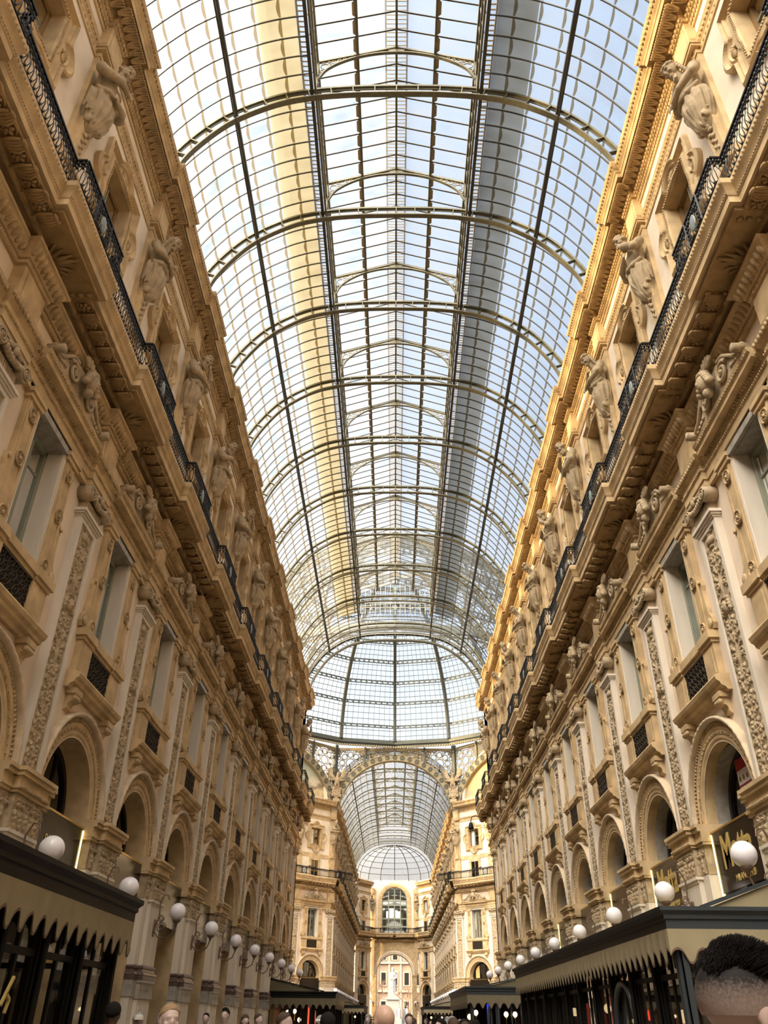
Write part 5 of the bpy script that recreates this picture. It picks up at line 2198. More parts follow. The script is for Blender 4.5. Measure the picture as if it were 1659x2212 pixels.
# ---------------------------------------------------------------- roof of the near arm
RIBS = [Y_RIB + P * k for k in range(-2, 10)]
ceiling_arm('ceiling_near', 2.86, Y_OCT0, RIBS, 2.86, 57.5, 'glass barrel vault with raised ridge lantern over the near arm', gable=[57.5])
pr_rib = rib_proto()
pr_lan = lantern_truss_proto()
for i, y in enumerate([r for r in RIBS if r > 9]):
    pr_rib.place('roof_girder', (0, y, 0), 0, 'curved iron lattice girder under the glass vault, %s from the front' % ORD[i], 'girder', 'arched roof girders of the near arm')
    if y < 57:
        pr_lan.place('lantern_truss', (0, y, 0), 0, 'arched truss with tracery corners inside the ridge lantern, %s from the front' % ORD[i], 'truss', 'lantern trusses of the near arm')
pr_end = rib_proto(.62, .34, .80, True)
pr_end.place('roof_girder', (0, Y_OCT0, 0), 0, 'broad dark end girder with oblong openings where the vault meets the dome', 'girder')
walkway(-1, 2.86, 57.5, 'walkway_sun_tint').place('roof_walkway', (0, 0, 0), 0, 'roof walkway coloured a sunlit yellow beside the ridge lantern, above the shaded wall', 'walkway')
walkway(1, 2.86, 57.5, 'walkway_shade_tint').place('roof_walkway', (0, 0, 0), 0, 'roof walkway coloured a shaded grey beside the ridge lantern, above the sunlit wall', 'walkway')
rw = ridge_walk(2.86, 57.0).obj('ridge_walkway')
tag(rw, 'narrow rungs of the walkway along the very top of the ridge lantern', 'walkway')

# the arcade goes on behind the photographer to the cathedral square
bk = empty('wall_behind', (0, 0, 0), 0, label='plain continuation of the facades behind the photographer', cat='wall', kind='structure')
e = MB('plaster')
for sg in (-1, 1):
    e.box(sg * XW, sg * (XW + .3), -22, PIERS[0] + .1, 0, 23.9)
    e.box(sg * 6.3, sg * XW, -22, PIERS[0] - HB, 14.1, 14.8)
    e.box(sg * 6.45, sg * (XW + .3), -22, 3.0, 23.0, 24.3)
e.use('ochre_stone').box(-XW, XW, -22.3, -22, 0, 24); e.obj('plain_facade', bk)
g = MB('roof_glass')
g.grid([[(x, -22, z) for x, z in v_off(GD)], [(x, 2.86, z) for x, z in v_off(GD)]], True)
tag(g.obj('ceiling_behind'), 'glass vault behind the photographer', 'glass roof', kind='structure')

# ---------------------------------------------------------------- octagon
build_dome()
ZC_ARCH = 21.2
pr_face = tracery_face(ZC_ARCH, 6.78, 7.60, 29.52, 7.15)
pr_face.place('octagon_face', (0, Y_OCT1 + .1, 0), -PI / 2, 'pierced iron tracery and rosette arch band framing the far vault under the dome', 'tracery')
SQ = math.sqrt(.5)
OCT_L = 14.62


def chamfer(sg, s):
    """point on the far diagonal wall, s metres from the corner of the far arm, and its facing angle."""
    return ((sg * (XW + s * SQ), Y_OCT1 - s * SQ, 0), (-PI / 4 if sg < 0 else -3 * PI / 4))


pr_eagle = eagle_proto()
for sg in (-1, 1):
    S_ = 'shaded' if sg < 0 else 'sunlit'
    sd = 'left' if sg < 0 else 'right'
    mid, rz = chamfer(sg, OCT_L / 2)
    w = empty('wall_diagonal_%s' % sd, (0, 0, 0), 0, label='diagonal corner wall of the crossing next to the %s wall' % S_, cat='wall', kind='structure')
    for k in range(3):
        c, rz = chamfer(sg, HB + P * k * .99)
        child('wall_bay', me_wall, w, c, rz)
        wn += 1; pr_mez.place_far('window_%d' % wn, c, rz, 'small window behind the crossing balcony railing, %s from the far corner, %s side' % (ORD[k], S_), 'window', kind='structure')
        wn += 1; pr_upd.place_far('window_%d' % wn, c, rz, 'upper window on the diagonal wall, %s from the far corner, %s side' % (ORD[k], S_), 'window', kind='structure')
        wn += 1; pr_tall['blind' if sg > 0 else 'dark'].place_far('window_%d' % wn, c, rz, 'tall window on the diagonal wall, %s from the far corner, %s side' % (ORD[k], S_), 'window', kind='structure')
        wn += 1; pr_shop['lit'].place_far('window_%d' % wn, c, rz, 'arched shop window on the diagonal wall, %s from the far corner, %s side' % (ORD[k], S_), 'window', kind='structure')
    for nm, cat, desc, me, half in CORN:
        t = empty('%s_diagonal_%s' % (nm, sd), (0, 0, 0), 0, label='%s the diagonal wall on the %s side' % (desc, S_), cat=cat, kind='structure')
        for k in range(4):
            c, rz = chamfer(sg, P * k * .99)
            child(nm.split('_')[1] + '_length', me if k else half[1 if sg < 0 else 0], t, c, rz)
    for k in range(3):
        c, rz = chamfer(sg, P * k * .99 + (.0 if k else .05))
        pr_pil.place_far('pilaster', c, rz, 'pilaster on the diagonal wall of the crossing, %s from the far corner, %s side' % (ORD[k], S_), 'pilaster', 'pilasters of the crossing')
        pr_stat['bearded'].place_far('herm_statue', c, rz, 'statue on the diagonal wall of the crossing, %s from the far corner, %s side' % (ORD[k], S_), 'statue', 'statues of the crossing')
        pr_rail.place_far('balcony_railing', c, rz, 'balcony railing on the diagonal wall, %s from the far corner, %s side' % (ORD[k], S_), 'railing', 'railings of the crossing')
        if k < 1:
            for q, dy in enumerate((.9, 1.7)):
                pg = MB('pigeon'); pg.ell((0, 0, .08), (.08, .15, .08), 9, 6); pg.ell((0, .14, .16), (.05, .05, .06), 8, 6); pg.tube([(0, -.1, .07), (0, -.26, .03)], [.05, .03], 6); pg.tube([(0, .02, .02), (0, .02, -.02)], .012, 5)
                cc, _ = chamfer(sg, 2.2 + dy)
                o = pg.obj('pigeon'); o.location = (cc[0] - sg * .80 * SQ, cc[1] - .80 * SQ, 15.59); o.rotation_euler = (0, 0, rz)
                tag(o, 'dark pigeon perched on the crossing balcony rail, %s side, %s from the corner' % (S_, ORD[q]), 'pigeon', 'pigeons')
    # lunette painting in its arch
    c, rz = chamfer(sg, OCT_L / 2)
    m = bpy.data.materials.new('lunette_painting_' + sd); m.use_nodes = True
    N, L = m.node_tree.nodes, m.node_tree.links
    tc = N.new('ShaderNodeTexCoord'); sp = N.new('ShaderNodeSeparateXYZ'); L.new(tc.outputs['Object'], sp.inputs[0])
    nz = N.new('ShaderNodeTexNoise'); nz.inputs['Scale'].default_value = .9; nz.inputs['Detail'].default_value = 6; L.new(tc.outputs['Object'], nz.inputs['Vector'])
    ad = N.new('ShaderNodeMath'); ad.operation = 'MULTIPLY_ADD'; ad.inputs[1].default_value = 2.6; L.new(nz.outputs['Fac'], ad.inputs[0]); L.new(sp.outputs['Z'], ad.inputs[2])
    mr = N.new('ShaderNodeMapRange'); mr.inputs['From Min'].default_value, mr.inputs['From Max'].default_value = 24.4, 30.5; L.new(ad.outputs[0], mr.inputs['Value'])
    cr = N.new('ShaderNodeValToRGB'); L.new(mr.outputs[0], cr.inputs[0])
    pal = [(0, (.35, .26, .13)), (.12, (.62, .50, .30)), (.2, (.22, .17, .11)), (.30, (.60, .52, .38)), (.45, (.40, .42, .32)), (1, (.16, .24, .22))] if sg < 0 else [(0, (.55, .42, .22)), (.14, (.40, .32, .20)), (.26, (.62, .44, .20)), (.45, (.72, .52, .22)), (1, (.68, .48, .20))]
    cr.color_ramp.elements[0].color = (*pal[0][1], 1); cr.color_ramp.elements[1].color = (*pal[-1][1], 1)
    for pz, cc in pal[1:-1]:
        e = cr.color_ramp.elements.new(pz); e.color = (*cc, 1)
    L.new(cr.outputs[0], N['Principled BSDF'].inputs['Base Color']); N['Principled BSDF'].inputs['Roughness'].default_value = .8
    M['lunette_painting_' + sd] = m
    rl = 6.0
    lb = MB('lunette_painting_' + sd)
    lb.add([(-.3, y, z) for y, z in [(rl, 23.2), (-rl, 23.2)] + [(rl * math.cos(a), 23.3 + (rl - .6) * math.sin(a)) for a in np.linspace(PI, 0, 40)]], [tuple(range(42))])
    lr = empty('lunette', c, rz, label='painted landscape lunette above the diagonal wall on the %s side' % S_, cat='lunette')
    lb.obj('painting', lr)
    fr = MB('plaster_upper')
    fr.grid([[(d, rr * math.cos(a), 23.3 + (rr - .6) * math.sin(a)) for rr, d in ((rl - .1, -.3), (rl - .1, .0), (rl + .16, .06), (rl + .25, -.1))] for a in np.linspace(0, PI, 48)], False)
    fr.obj('frame', lr)
    pf = tracery_face(20.6, 7.0, 7.9, 29.52, 7.2)
    pf.place('octagon_face', c, rz, 'pierced tracery and arch band over the painted lunette, %s side' % S_, 'tracery')
    eg = pr_eagle.place('eagle_relief', (sg * 6.95, Y_OCT1 - .35, 0), (-PI / 2 - sg * PI / 8), 'stone eagle with raised wings on a cross shield, %s side of the far vault' % S_, 'sculpture', 'eagles under the dome')
# hidden side arms of the crossing closed by plain walls
sa = MB('plaster')
for sg in (-1, 1):
    sa.box(sg * 26, sg * 26.3, 68, 91, 0, 24)
    sa.box(sg * 17.6, sg * 26, Y_OC - 7.3, Y_OC - 7.1, 0, 24); sa.box(sg * 17.6, sg * 26, Y_OC + 7.1, Y_OC + 7.3, 0, 24)
o = sa.obj('wall_side_arms'); tag(o, 'plain plaster walls closing the side arms off the crossing', 'wall', kind='structure')

# ---------------------------------------------------------------- far arm
Y_END = PIERS2[-1] + .6
RIBS2 = [Y_OCT1 + 2.6 + P * k for k in range(0, 12)]
ceiling_arm('ceiling_far', Y_OCT1, Y_END, RIBS2, Y_OCT1 + 3.5, Y_END - 5.5, 'glass barrel vault over the arm beyond the dome', gable=[Y_OCT1 + 3.5])
pr_ribf = rib_proto(gap=1.2, each=False)
for i, y in enumerate(RIBS2):
    pr_ribf.place_far('roof_girder', (0, y, 0), 0, 'iron roof girder of the vault beyond the dome, %s from the dome' % ORD[i], 'girder', 'girders beyond the dome')
    if 1 <= i < 11:
        pr_lan.place_far('lantern_truss', (0, y, 0), 0, 'ridge lantern truss beyond the dome, %s from the dome' % ORD[i - 1], 'truss', 'lantern trusses beyond the dome')
for sg in (-1, 1):
    S_ = SIDE[sg] + ' beyond the dome'
    for i, y in enumerate(PIERS2):
        loc, rz = at(sg, y)
        if i:
            pr_pil.place_far('pilaster', loc, rz, 'pilaster, %s from the dome on the %s' % (ORD[i - 1], S_), 'pilaster', 'pilasters of the far arm')
            pr_stat[('woman', 'bearded', 'youth')[i % 3]].place_far('herm_statue', loc, rz, 'stone statue, %s from the dome on the %s' % (ORD[i - 1], S_), 'statue', 'statues of the far arm')
        pr_lamp.place_far('wall_lamp', loc, rz, 'white globe lamp, %s from the dome on the %s' % (ORD[i], S_), 'lamp', 'globe lamps of the far arm')
        pr_rail.place_far('balcony_railing', loc, rz, 'balcony railing, %s from the dome on the %s' % (ORD[i], S_), 'railing', 'railings of the far arm')
    for i, y in enumerate(BAYS2):
        loc, rz = at(sg, y)
        wn += 1; pr_up.place_far('window_%d' % wn, loc, rz, 'upper window, %s from the dome on the %s' % (ORD[i], S_), 'window', kind='structure')
        wn += 1; pr_tall['plain'].place_far('window_%d' % wn, loc, rz, 'tall pedimented window, %s from the dome on the %s' % (ORD[i], S_), 'window', kind='structure')
        wn += 1; pr_shop['dark'].place_far('window_%d' % wn, loc, rz, 'arched shop window, %s from the dome on the %s' % (ORD[i], S_), 'window', kind='structure')

# ---------------------------------------------------------------- end wall with the great arch and window
YE = Y_END + 5.0
HW = 3.95
ew = empty('wall_end', (0, YE, 0), -PI / 2, label='end wall of the far arm with the great entrance arch', cat='wall', kind='structure')
b = MB('ochre_stone')
ra, zs = 3.15, 8.35
rb_, zb_ = 2.30, 20.1


def qe(y0, y1, z0, z1):
    b.add([(0, y0, z0), (0, y1, z0), (0, y1, z1), (0, y0, z1)], [(0, 1, 2, 3)])


qe(-HW, -ra, 0, 12.2); qe(ra, HW, 0, 12.2)
ap = arc_pts(ra, zs, 32)
b.grid([[(0, y, z) for y, z in ap], [(0, y, 12.2) for y, z in ap]], False)
b.grid([[(0, y, z) for y, z in [(ra, 0)] + ap + [(-ra, 0)]], [(-2.2, y, z) for y, z in [(ra, 0)] + ap + [(-ra, 0)]]], False)
qe(-HW, HW, 12.2, 14.4)
b.use('plaster_upper')
qe(-HW, -rb_, 14.4, 23.6); qe(rb_, HW, 14.4, 23.6)
bp = arc_pts(rb_, zb_, 24)
b.grid([[(0, y, z) for y, z in bp], [(0, y, 23.6) for y, z in bp]], False)
b.use('ochre_stone')
arch_sweep(b, [(rb_ - .1, -.4), (rb_, .05), (rb_ + .3, .12), (rb_ + .65, .12), (rb_ + .75, 0)], zb_, 40)
for s in (-1, 1):
    b.box(0, .12, s * rb_, s * (rb_ + .72), 14.9, zb_)
b.use('plaster')
arch_sweep(b, [(ra, -.02), (ra + .05, .1), (ra + .45, .14), (ra + .55, 0)], zs, 40)
for s in (-1, 1):
    b.use('ochre_stone'); b.box(0, .16, s * 3.2, s * 3.95, 0, 8.3); b.box(0, .25, s * 3.12, s * 4.0, 8.1, 8.35)
    b.use('ochre_stone'); b.box(-.1, .3, s * 3.6, s * 4.2, 8.3, 13.9); b.box(-.1, .25, s * 3.5, s * 4.15, 14.8, 22.0); b.use('plaster')
b.obj('end_facade', ew)
g = MB('mirror_pane')
g.add([(-.35, y, z) for y, z in [(rb_, 14.8), (-rb_, 14.8)] + [(y, z) for y, z in bp[::-1]]], [tuple(range(2 + len(bp)))])
g.use('window_green')
for y in (-2.25, -1.1, -.0, 1.1, 2.25):
    g.box(-.36, -.2, y - .09, y + .09, 14.8, zb_ + math.sqrt(max(.05, rb_ ** 2 - y * y)))
for z in (15.9, 17.2, 19.4, 20.1):
    g.box(-.36, -.22, -rb_, rb_, z - .12, z + .12)
g.use('lantern_glass')
wn += 1
wo = empty('window_%d' % wn, (0, YE, 0), -PI / 2, label='great arched window above the balcony on the end wall', cat='window', kind='structure')
g.obj('window_grid', wo)
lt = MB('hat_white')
mat('painted_sky_reflection', (.9, .92, .95), .3, emit=(.85, .92, 1.0), estr=1.0)  # glowing patches painted in for sky reflected by the end window
lt.use('painted_sky_reflection')
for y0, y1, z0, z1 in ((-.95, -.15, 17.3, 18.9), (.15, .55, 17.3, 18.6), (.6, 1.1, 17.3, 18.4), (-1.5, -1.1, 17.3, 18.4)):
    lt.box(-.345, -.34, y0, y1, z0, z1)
lt.obj('reflection_patch', wo)
for nm, cat, desc, me, half in CORN:
    if nm in ('trim_balcony', 'trim_bed'):
        t = empty('%s_end' % nm, (0, 0, 0), 0, label=desc + ' the end wall', cat=cat, kind='structure')
        for y in (-2.2, 2.2):
            o = child(nm.split('_')[1] + '_length', me, t, (y, YE, 0), -PI / 2)
pr_rail.place_far('balcony_railing', (-2.2, YE, 0), -PI / 2, 'balcony railing on the end wall under the great window, shaded half', 'railing')
pr_rail.place_far('balcony_railing', (2.2, YE, 0), -PI / 2, 'balcony railing on the end wall under the great window, sunlit half', 'railing')
for sg in (-1, 1):
    S_ = 'shaded' if sg < 0 else 'sunlit'
    x0, y0, x1, y1 = sg * XW, Y_END - .4, sg * HW, YE
    mx, my = (x0 + x1) / 2, (y0 + y1) / 2
    ang = math.atan2(-(abs(x0 - x1)), -sg * (y1 - y0)) if False else math.atan2(-abs(x1 - x0), -sg * (y1 - y0))
    w = empty('wall_apse_%s' % ('left' if sg < 0 else 'right'), (mx, my, 0), ang, label='slanting end bay of the far arm on the %s side' % S_, cat='wall', kind='structure')
    child('wall_bay', me_wall, w)
    for nm, cat, desc, me, half in CORN:
        t = empty('%s_apse_%s' % (nm, 'left' if sg < 0 else 'right'), (mx, my, 0), ang, label='%s the slanting end bay, %s side' % (desc, S_), cat=cat, kind='structure')
        child(nm.split('_')[1] + '_end', half[0], t, (0, -HB, 0)); child(nm.split('_')[1] + '_end', half[1], t, (0, HB, 0))
    for pr, nm, lb, ct in ((pr_upd, 'window', 'upper window', 'window'), (pr_mez, 'window', 'small window behind the railing', 'window'), (pr_tall['dark'], 'window', 'tall window', 'window'), (pr_shop['lit' if sg < 0 else 'dark'], 'window', 'arched shop window', 'window')):
        wn += 1
        pr.place_far('window_%d' % wn, (mx, my, 0), ang, '%s in the slanting bay beside the entrance arch, %s side' % (lb, S_), ct, kind='structure')
    pr_rail.place_far('balcony_railing', (mx, my, 0), ang, 'balcony railing of the slanting bay beside the entrance arch, %s side' % S_, 'railing')
    pr_stat['youth'].place_far('herm_statue', (sg * (HW + .2), YE - .2, 0), -PI / 2, 'statue beside the great end window, %s side' % S_, 'statue')
    pr_lamp.place_far('wall_lamp', (sg * (HW - .3), YE - .1, 0), -PI / 2, 'white globe lamp beside the entrance arch, %s side' % S_, 'lamp')
# glazed half dome closing the far vault
hd = MB('dome_glass')
A = np.linspace(0, PI, 9); T = np.linspace(0, 1, 9)
hp = lambda t, a: (6.9 * math.cos(t * PI / 2 * .97) * math.cos(a), Y_END - .2 + 5.6 * math.cos(t * PI / 2 * .97) * math.sin(a), 23.5 + 5.3 * math.sin(t * PI / 2))
hd.grid([[hp(t, a) for a in A] for t in T], False)
hr_ = MB('roof_dark')
for a in A:
    hr_.tube([hp(t, a) for t in T], .07, 5, False)
for t in T[1:-1]:
    hr_.tube([hp(t, a) for a in A], .045, 5, False)
ho = empty('ceiling_end', (0, 0, 0), 0, label='glazed half dome closing the roof above the end wall', cat='glass dome', kind='structure')
hd.obj('dome_panes', ho); hr_.obj('dome_rib', ho)

# ---------------------------------------------------------------- floor
fl = MB('floor_marble')
fl.add([(-30, -22, 0), (30, -22, 0), (30, 168, 0), (-30, 168, 0)], [(0, 1, 2, 3)])
tag(fl.obj('floor'), 'pale marble mosaic floor of the arcade', 'floor', kind='structure')

# ---------------------------------------------------------------- kiosks
k1 = kiosk(1, 4.52, 14.86, 34.4, 3.30, 'long glazed café with scalloped tan awning below the gold-lettered arch signs', [15.0, 16.6, 18.3, 20.0, 21.8, 23.6, 25.4, 27.2, 29.0, 30.8, 32.6, 34.2], True, False, frame_front='kiosk_blue',
           arches=[('nave', 19.15)], inside=[('bulb', 5.6, 24.6, 1.95), ('red_glow', 6.3, 27.0, 1.7), ('bulb', 5.5, 28.6, 1.9), ('bulb', 5.5, 29.3, 1.9), ('red_glow', 6.2, 30.2, 1.6), ('bulb', 5.4, 17.6, 1.75), ('bulb', 6.55, 15.35, 2.25), ('bulb', 6.5, 15.4, 1.85)])
text_obj('window_letters', 'Ori', .30, (5.92 - 4.52 + .28, 14.98 - 24.63, 2.33), FACE_NY, 'gold_letter', k1, .004, .25)
k2 = kiosk(-1, 4.34, 3.2, 14.66, 3.30, 'glazed café with scalloped awning below the globe lamp and dark SANT sign', [3.4, 5.2, 7.0, 8.8, 10.2, 11.5, 12.9, 14.45], False, True, arches=[('nave', 9.5)], inside=[('bulb', 5.8, 9.6, 2.1)])
gl = MB('gold_letter')
gl.bar((.02, .10, .30), (.02, -.10, .02), .03, .03); gl.bar((.02, -.02, .14), (.02, .10, .08), .03, .03); gl.bar((.02, .10, .08), (.02, .05, -.05), .03, .03); gl.bar((.02, -.02, -.3), (.02, -.09, -.15), .03, .03)
g_o = gl.obj('door_emblem', k2); g_o.location = (.0, 10.2 - 8.93, 1.72)
kiosk(-1, 3.30, 51.7, 61.0, 2.95, 'far glazed café lit red and yellow inside, before the dome on the shaded side', [51.9, 54, 56, 58, 60.8], True, False, aw='awning_dim', arches=[('front', -5.1)], wave=.38,
      inside=[('red_glow', 4.9, 53.2, 1.75), ('red_glow', 4.5, 53.4, 1.75), ('bulb', 6.0, 52.3, 1.95), ('bulb', 5.6, 52.3, 2.0), ('bulb', 3.75, 52.2, 1.7), ('bulb', 5.3, 52.1, 1.6)])
kiosk(1, 3.24, 41.4, 54.0, 2.95, 'far glazed café with blue light inside, beyond the long café on the sunlit side', [41.6, 44, 46.5, 49, 51.5, 53.8], True, False, aw='awning_dim', arches=[('front', 4.95)], frame_front='kiosk_blue', wave=.38,
      inside=[('blue_glow', 4.3, 43.0, 1.8), ('bulb', 3.65, 42.0, 1.95), ('bulb', 5.0, 42.0, 1.9), ('bulb', 5.4, 42.0, 1.9), ('bulb', 3.5, 43.8, 1.8)])
kiosk(-1, 3.4, 104, 118, 3.0, 'small distant café beyond the dome on the shaded side', [104.2, 109, 113, 117.8], True, False, aw='awning_dim', inside=[('bulb', 4.4, 104.6, 1.9), ('bulb', 6.2, 104.6, 1.9)])
kiosk(1, 3.4, 106, 120, 3.0, 'small distant café beyond the dome on the sunlit side', [106.2, 111, 115, 119.8], True, False, aw='awning_dim', inside=[('bulb', 4.2, 106.6, 1.9), ('bulb', 5.4, 106.6, 1.9)])

# ---------------------------------------------------------------- square outside the far arch
mat('facade_peach', (0.30, 0.215, 0.155), .85, var=.1)
mat('facade_pale', (0.36, 0.30, 0.24), .85, var=.1)
mat('roof_tile', (0.32, 0.13, 0.08), .8)
mat('bark', (0.20, 0.13, 0.09), .9)
mat('monument_stone', (0.24, 0.235, 0.235), .7)
YB = 262
bld = empty('building', (0, YB, 0), 0, label='pale peach building with rows of windows seen through the far arch', cat='building')
b = MB('facade_peach'); b.box(-26, 26, 0, 12, 0, 24.5)
b.use('facade_pale').box(-8, -5.2, -1.0, 0, 0, 24)
b.use('facade_pale')
for z in (8.2, 15.2, 20.6):
    b.box(-26, 26, -.5, 0, z, z + .6)
for k in range(10):
    b.box(-14.9 + k * 3.3, -14.4 + k * 3.3, -.3, 0, 0, 20.6)
b.obj('wall_block', bld)
rf = MB('roof_tile'); rf.prism([(-1.2, 24.5), (13, 24.5), (6, 28)], -27, 27, 'x'); rf.box(-26, 26, -.6, 0, 20.2, 20.5); rf.obj('tiled_roof', bld)
for zc in (4.5, 11.5, 17.8, 22.4):
    for k in range(9):
        x = -13 + k * 3.3
        f = MB('facade_pale'); h = 1.5 if zc < 20 else .8
        f.box(x - .95, x + .95, -.2, 0, zc - h - .3, zc + h + .4)
        f.use('window_black').box(x - .62, x + .62, -.25, -.18, zc - h, zc + h)
        f.obj('facade_window', bld)
mo = empty('monument', (-.35, 218, 0), 0, label='robed stone figure on a stepped pedestal outside the far arch', cat='monument')
b = MB('monument_stone'); b.box(-3.2, 3.2, -3.2, 3.2, 0, .9); b.box(-2.2, 2.2, -2.2, 2.2, .9, 2.2); b.box(-1.45, 1.45, -1.45, 1.45, 2.2, 5.6); b.box(-1.75, 1.75, -1.75, 1.75, 5.6, 6.0); b.box(-1.2, 1.2, -1.2, 1.2, 6.0, 7.2)
b.obj('pedestal', mo)
b = MB('monument_stone')
loft(b, [(0, 0, 7.2, .95, .85), (0, 0, 8.2, .85, .8), (0, 0, 9.6, .78, .72), (0, 0, 10.7, .80, .65), (0, 0, 11.2, .5, .45), (0, 0, 11.45, .25, .25)], 24, lambda i, a: .06 * math.cos(8 * a))
b.ell((0, -.1, 11.8), (.34, .38, .45), 14, 10); b.ell((0, -.35, 11.5), (.2, .15, .3), 8, 6)
for sg in (-1, 1):
    b.tube([(sg * .75, 0, 10.9), (sg * .85, -.35, 10.0), (sg * .2, -.75, 9.7)], [.26, .22, .16], 10)
child('figure', remesh(b, 'monument_figure', .07, 2), mo)
for k, (x, y) in enumerate(((-2.3, 215.6), (1.2, 215.4), (3.0, 216.2), (2.4, 220.6))):
    b = MB('monument_stone')
    loft(b, [(0, 0, 1.9, .4, .35), (0, 0, 2.9, .35, .3), (0, 0, 3.7, .38, .3), (0, 0, 4.0, .15, .15)], 16)
    b.ell((0, 0, 4.22), (.17, .18, .22), 10, 8)
    b.box(-.5, .5, -.5, .5, 0, 1.92)
    o = b.obj('pedestal_figure'); o.location = (x, y, 0)
    tag(o, 'smaller stone figure at the foot of the outdoor monument, %s across' % ORD[k], 'statue', 'figures round the monument')


def tree(x, y, h, seed, label):
    rg = random.Random(seed)
    t = MB('bark')

    def grow(p, d, L, r, lev):
        q = p + d * L
        t.tube([p, p.lerp(q, .5) + Vector((rg.uniform(-.05, .05), 0, 0)) * L, q], [r, r * .8, r * .6], 5, False)
        if lev:
            for _ in range(3 if lev > 1 else 4):
                nd = (d + Vector((rg.uniform(-.9, .9), rg.uniform(-.7, .7), rg.uniform(-.15, .6)))).normalized()
                grow(q, nd, L * rg.uniform(.6, .82), r * .58, lev - 1)
    grow(Vector((0, 0, 0)), Vector((0, 0, 1)), h * .28, h * .022, 5)
    o = t.obj('bare_tree'); o.location = (x, y, 0)
    tag(o, label, 'tree', 'bare winter trees in the square')


tree(-3.9, 205, 10.5, 3, 'bare winter tree outside the far arch on the shaded side')
tree(3.4, 208, 10.5, 8, 'bare winter tree outside the far arch on the sunlit side')
tree(6.0, 226, 9.0, 5, 'second bare tree behind the outdoor monument')
gd = MB('floor_marble'); gd.add([(-60, 168, -.02), (60, 168, -.02), (60, 300, -.02), (-60, 300, -.02)], [(0, 1, 2, 3)])
tag(gd.obj('ground_square'), 'paving of the sunny square outside the arch', 'ground', kind='structure')

fl_ = MB('kiosk_black')
fl_.tube([(0, 0, 0), (-.25, .1, .10), (-.55, .15, .02), (-.62, .15, -.35)], .035, 7)
fl_.lathe([(.05, 0), (.13, -.06), (.20, -.38), (.19, -.50), (.0, -.52)], (-.62, .15, -.35), 14)
o = fl_.obj('floodlight'); o.location = (6.22, 61.2, 14.3)
tag(o, 'black floodlight hanging on a curved arm at the end of the sunlit balcony', 'lamp')

# ---------------------------------------------------------------- people, heads along the bottom of the view
PE = [('bald man in glasses standing in the middle of the walkway', -.10, 7.3, R(118), 1.745, 'skin_tan', None, 'coat_black', .011, 'short', None),
      ('fair-haired person in front of the shaded wall pilasters', -1.92, 7.9, R(-60), 1.735, 'skin_light', 'hair_fair', 'coat_navy', .010, 'short', None),
      ('dark-haired person beside the café end post', -3.22, 10.6, R(95), 1.78, 'skin_dark', 'hair_black', 'coat_black', .016, 'short', None),
      ('person in a pale flat cap by the shaded wall', -4.1, 14.9, R(-70), 1.70, 'skin_light', 'hair_grey', 'coat_black', .018, 'short', 'cap_wool'),
      ('grey-haired person next to the flat cap', -3.9, 15.6, R(-80), 1.71, 'skin_light', 'hair_grey', 'coat_grey', .018, 'short', None),
      ('black-haired person with forehead glasses far down the shaded side', -4.75, 23.5, R(-95), 1.74, 'skin_light', 'hair_black', 'coat_black', .02, 'short', None),
      ('person with tall black hair down the shaded side', -3.6, 19.8, R(-100), 1.80, 'skin_light', 'hair_black', 'coat_grey', .02, 'quiff', None),
      ('brown-haired woman in the crowd near the red-lit café', -3.35, 20.9, R(-60), 1.70, 'skin_light', 'hair_brown', 'coat_beige', .02, 'long', None),
      ('dark-haired man behind the brown-haired woman', -3.15, 21.6, R(-30), 1.73, 'skin_light', 'hair_brown', 'coat_black', .02, 'short', None),
      ('man in profile before the red-lit café', -1.45, 12.2, R(-10), 1.71, 'skin_light', 'hair_brown', 'coat_black', .018, 'short', None),
      ('person in a white knitted hat before the red-lit café', -1.22, 15.4, R(60), 1.69, 'skin_light', 'hair_grey', 'coat_red', .018, 'short', 'hat_white'),
      ('broad dark-haired person seen from behind near the bald man', -.72, 9.9, R(92), 1.70, 'skin_light', 'hair_black', 'coat_black', .018, 'short', None)]
rg = random.Random(21)
for n in range(22):
    y = rg.uniform(14, 46); x = rg.uniform(-.045, .075) * y + .35
    PE.append(None)
    PE[-1] = ('%s passer-by in a %s coat, %s of the small figures down the walkway' % (rg.choice(['dark-haired', 'brown-haired', 'black-haired']), rg.choice(['black', 'dark']), ORD[n % 15] if n < 15 else 'far ' + ORD[n - 15]), x, y, rg.uniform(0, 2 * PI), rg.uniform(1.62, 1.76), 'skin_light', rg.choice(['hair_black', 'hair_brown', 'hair_black', 'hair_grey']), rg.choice(['coat_black', 'coat_navy', 'coat_black', 'coat_grey', 'coat_beige']), .03, rg.choice(['short', 'long', 'short']), None)
for p in PE:
    person(p[0], (p[1], p[2]), p[3], p[4], p[5], p[6], p[7], p[8], p[9], p[10])


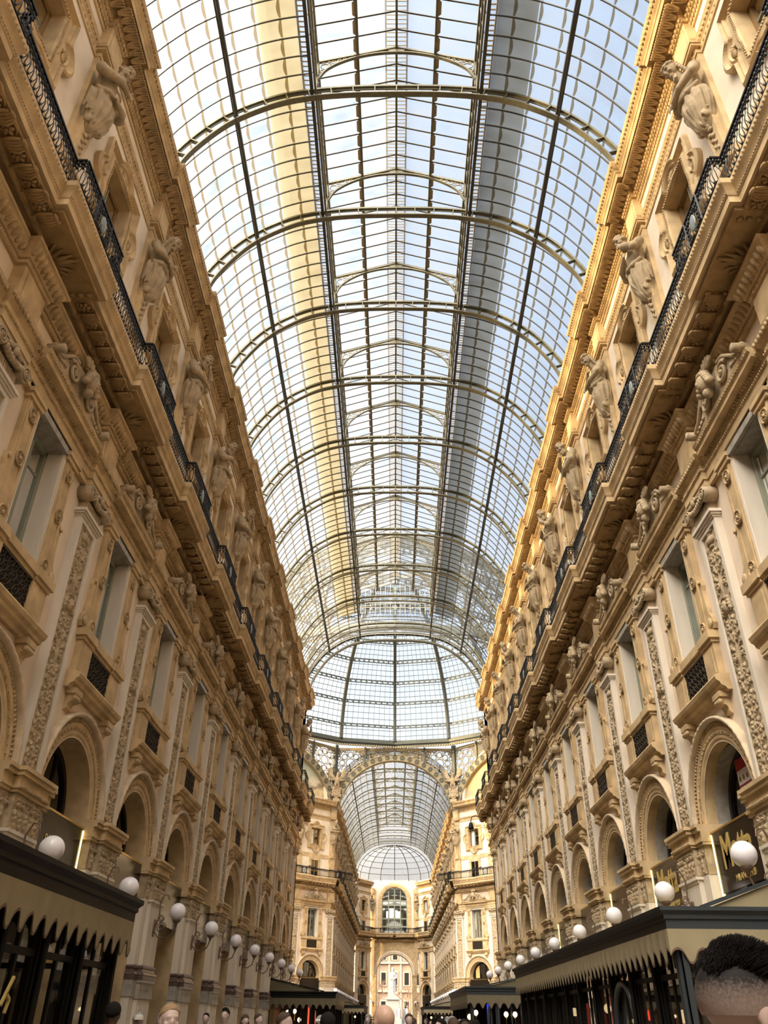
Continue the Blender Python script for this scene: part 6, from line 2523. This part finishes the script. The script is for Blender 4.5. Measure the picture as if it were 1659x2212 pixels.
def spectacles(name, label, loc, rz, k, matn, tilt=0.0, big=1.0, lensm=None, wide=.078):
    """two lenses, bridge and temples; origin at the bridge, front = +x."""
    r = empty(name, loc, rz, label=label, cat='glasses')
    r.rotation_euler = (0, tilt, rz)
    f = MB(matn)
    for sg in (-1, 1):
        n = 18
        f.tube([(-.010 * abs(math.cos(2 * PI * i / n)) * big, sg * .034 * big + .027 * big * math.cos(2 * PI * i / n), .019 * big * math.sin(2 * PI * i / n)) for i in range(n)], .0026, 6, False, True)
    f.tube([(0, -.009, .004), (.004, 0, .008), (0, .009, .004)], .0025, 6)
    f.obj('frame', r)
    for sg in (-1, 1):
        t = MB(matn)
        t.tube([(-.012, sg * .062 * big, .006), (-.05, sg * wide, .004), (-.105, sg * (wide + .002), .0), (-.135, sg * wide, -.022)], [.004, .0042, .004, .003], 6)
        if lensm:
            t.use('silver').box(-.070, -.045, sg * (wide + .003), sg * (wide + .0045), .001, .006)
        t.obj('temple', r)
        if lensm:
            l = MB(lensm)
            l.ell((-.006, sg * .034 * big, 0), (.003, .027 * big, .019 * big), 14, 8)
            l.obj('lens', r)
    return r


def head_pt(loc, face, h, p):
    k = h / 1.75
    c, s = math.cos(face), math.sin(face)
    return (loc[0] + (p[0] * c - p[1] * s) * k, loc[1] + (p[0] * s + p[1] * c) * k, p[2] * k)


spectacles('eyeglasses', 'thin black glasses worn by the bald man', head_pt((-.10, 7.3), R(118), 1.745, (.120, 0, 1.652)), R(118), 1, 'plastic_black')
# the man close by with sunglasses pushed up on his hair
NM = (.82, 2.25); NF = R(14); NH = 1.79
near = person('man close by with undercut black hair, seen from behind at the corner of the café', NM, NF, NH, 'skin_near', None, 'coat_black', .007)
hb = MB('hair_black')
rg = random.Random(2)
kk = NH / 1.75
hz = 1.635
for n in range(6500):
    a = rg.uniform(-PI, PI); th = math.acos(rg.uniform(.25, 1))
    if th > R(60) + .12 * math.cos(a * 5 + 1) + rg.uniform(-.12, .06):
        continue
    d = Vector((math.sin(th) * math.cos(a), math.sin(th) * math.sin(a), math.cos(th)))
    p = Vector((.108 * d.x, .087 * d.y, hz + .03 + .096 * d.z)) * kk
    L = rg.uniform(.022, .040) + (.012 if th < R(38) else 0)
    q = p + (d * .6 + Vector((.75, 0, .25))).normalized() * L * kk
    hb.tube([p - d * .002, p.lerp(q, .5) + d * .004, q], [.0014, .0012, .0005], 3, False)
hb.obj('hair', near)
stb = MB('stubble')
rows = []
for i in range(25):
    row = []
    for j in range(49):
        front = R(66) if i > 8 else 0.0
        a = front + (2 * PI - 2 * front) * j / 48
        th = R(2) + R(110) * i / 24
        row.append(tuple(Vector((.109 * math.sin(th) * math.cos(a), .088 * math.sin(th) * math.sin(a), hz + .03 + .097 * math.cos(th))) * kk))
    rows.append(row)
stb.grid(rows, True)
stb.obj('shaved_hair', near)
spectacles('sunglasses', 'dark sunglasses pushed up on the hair of the man close by', head_pt(NM, NF, NH, (.088, 0, 1.752)), NF, 1, 'plastic_black', R(-50), 1.25, 'lens_dark', .092)
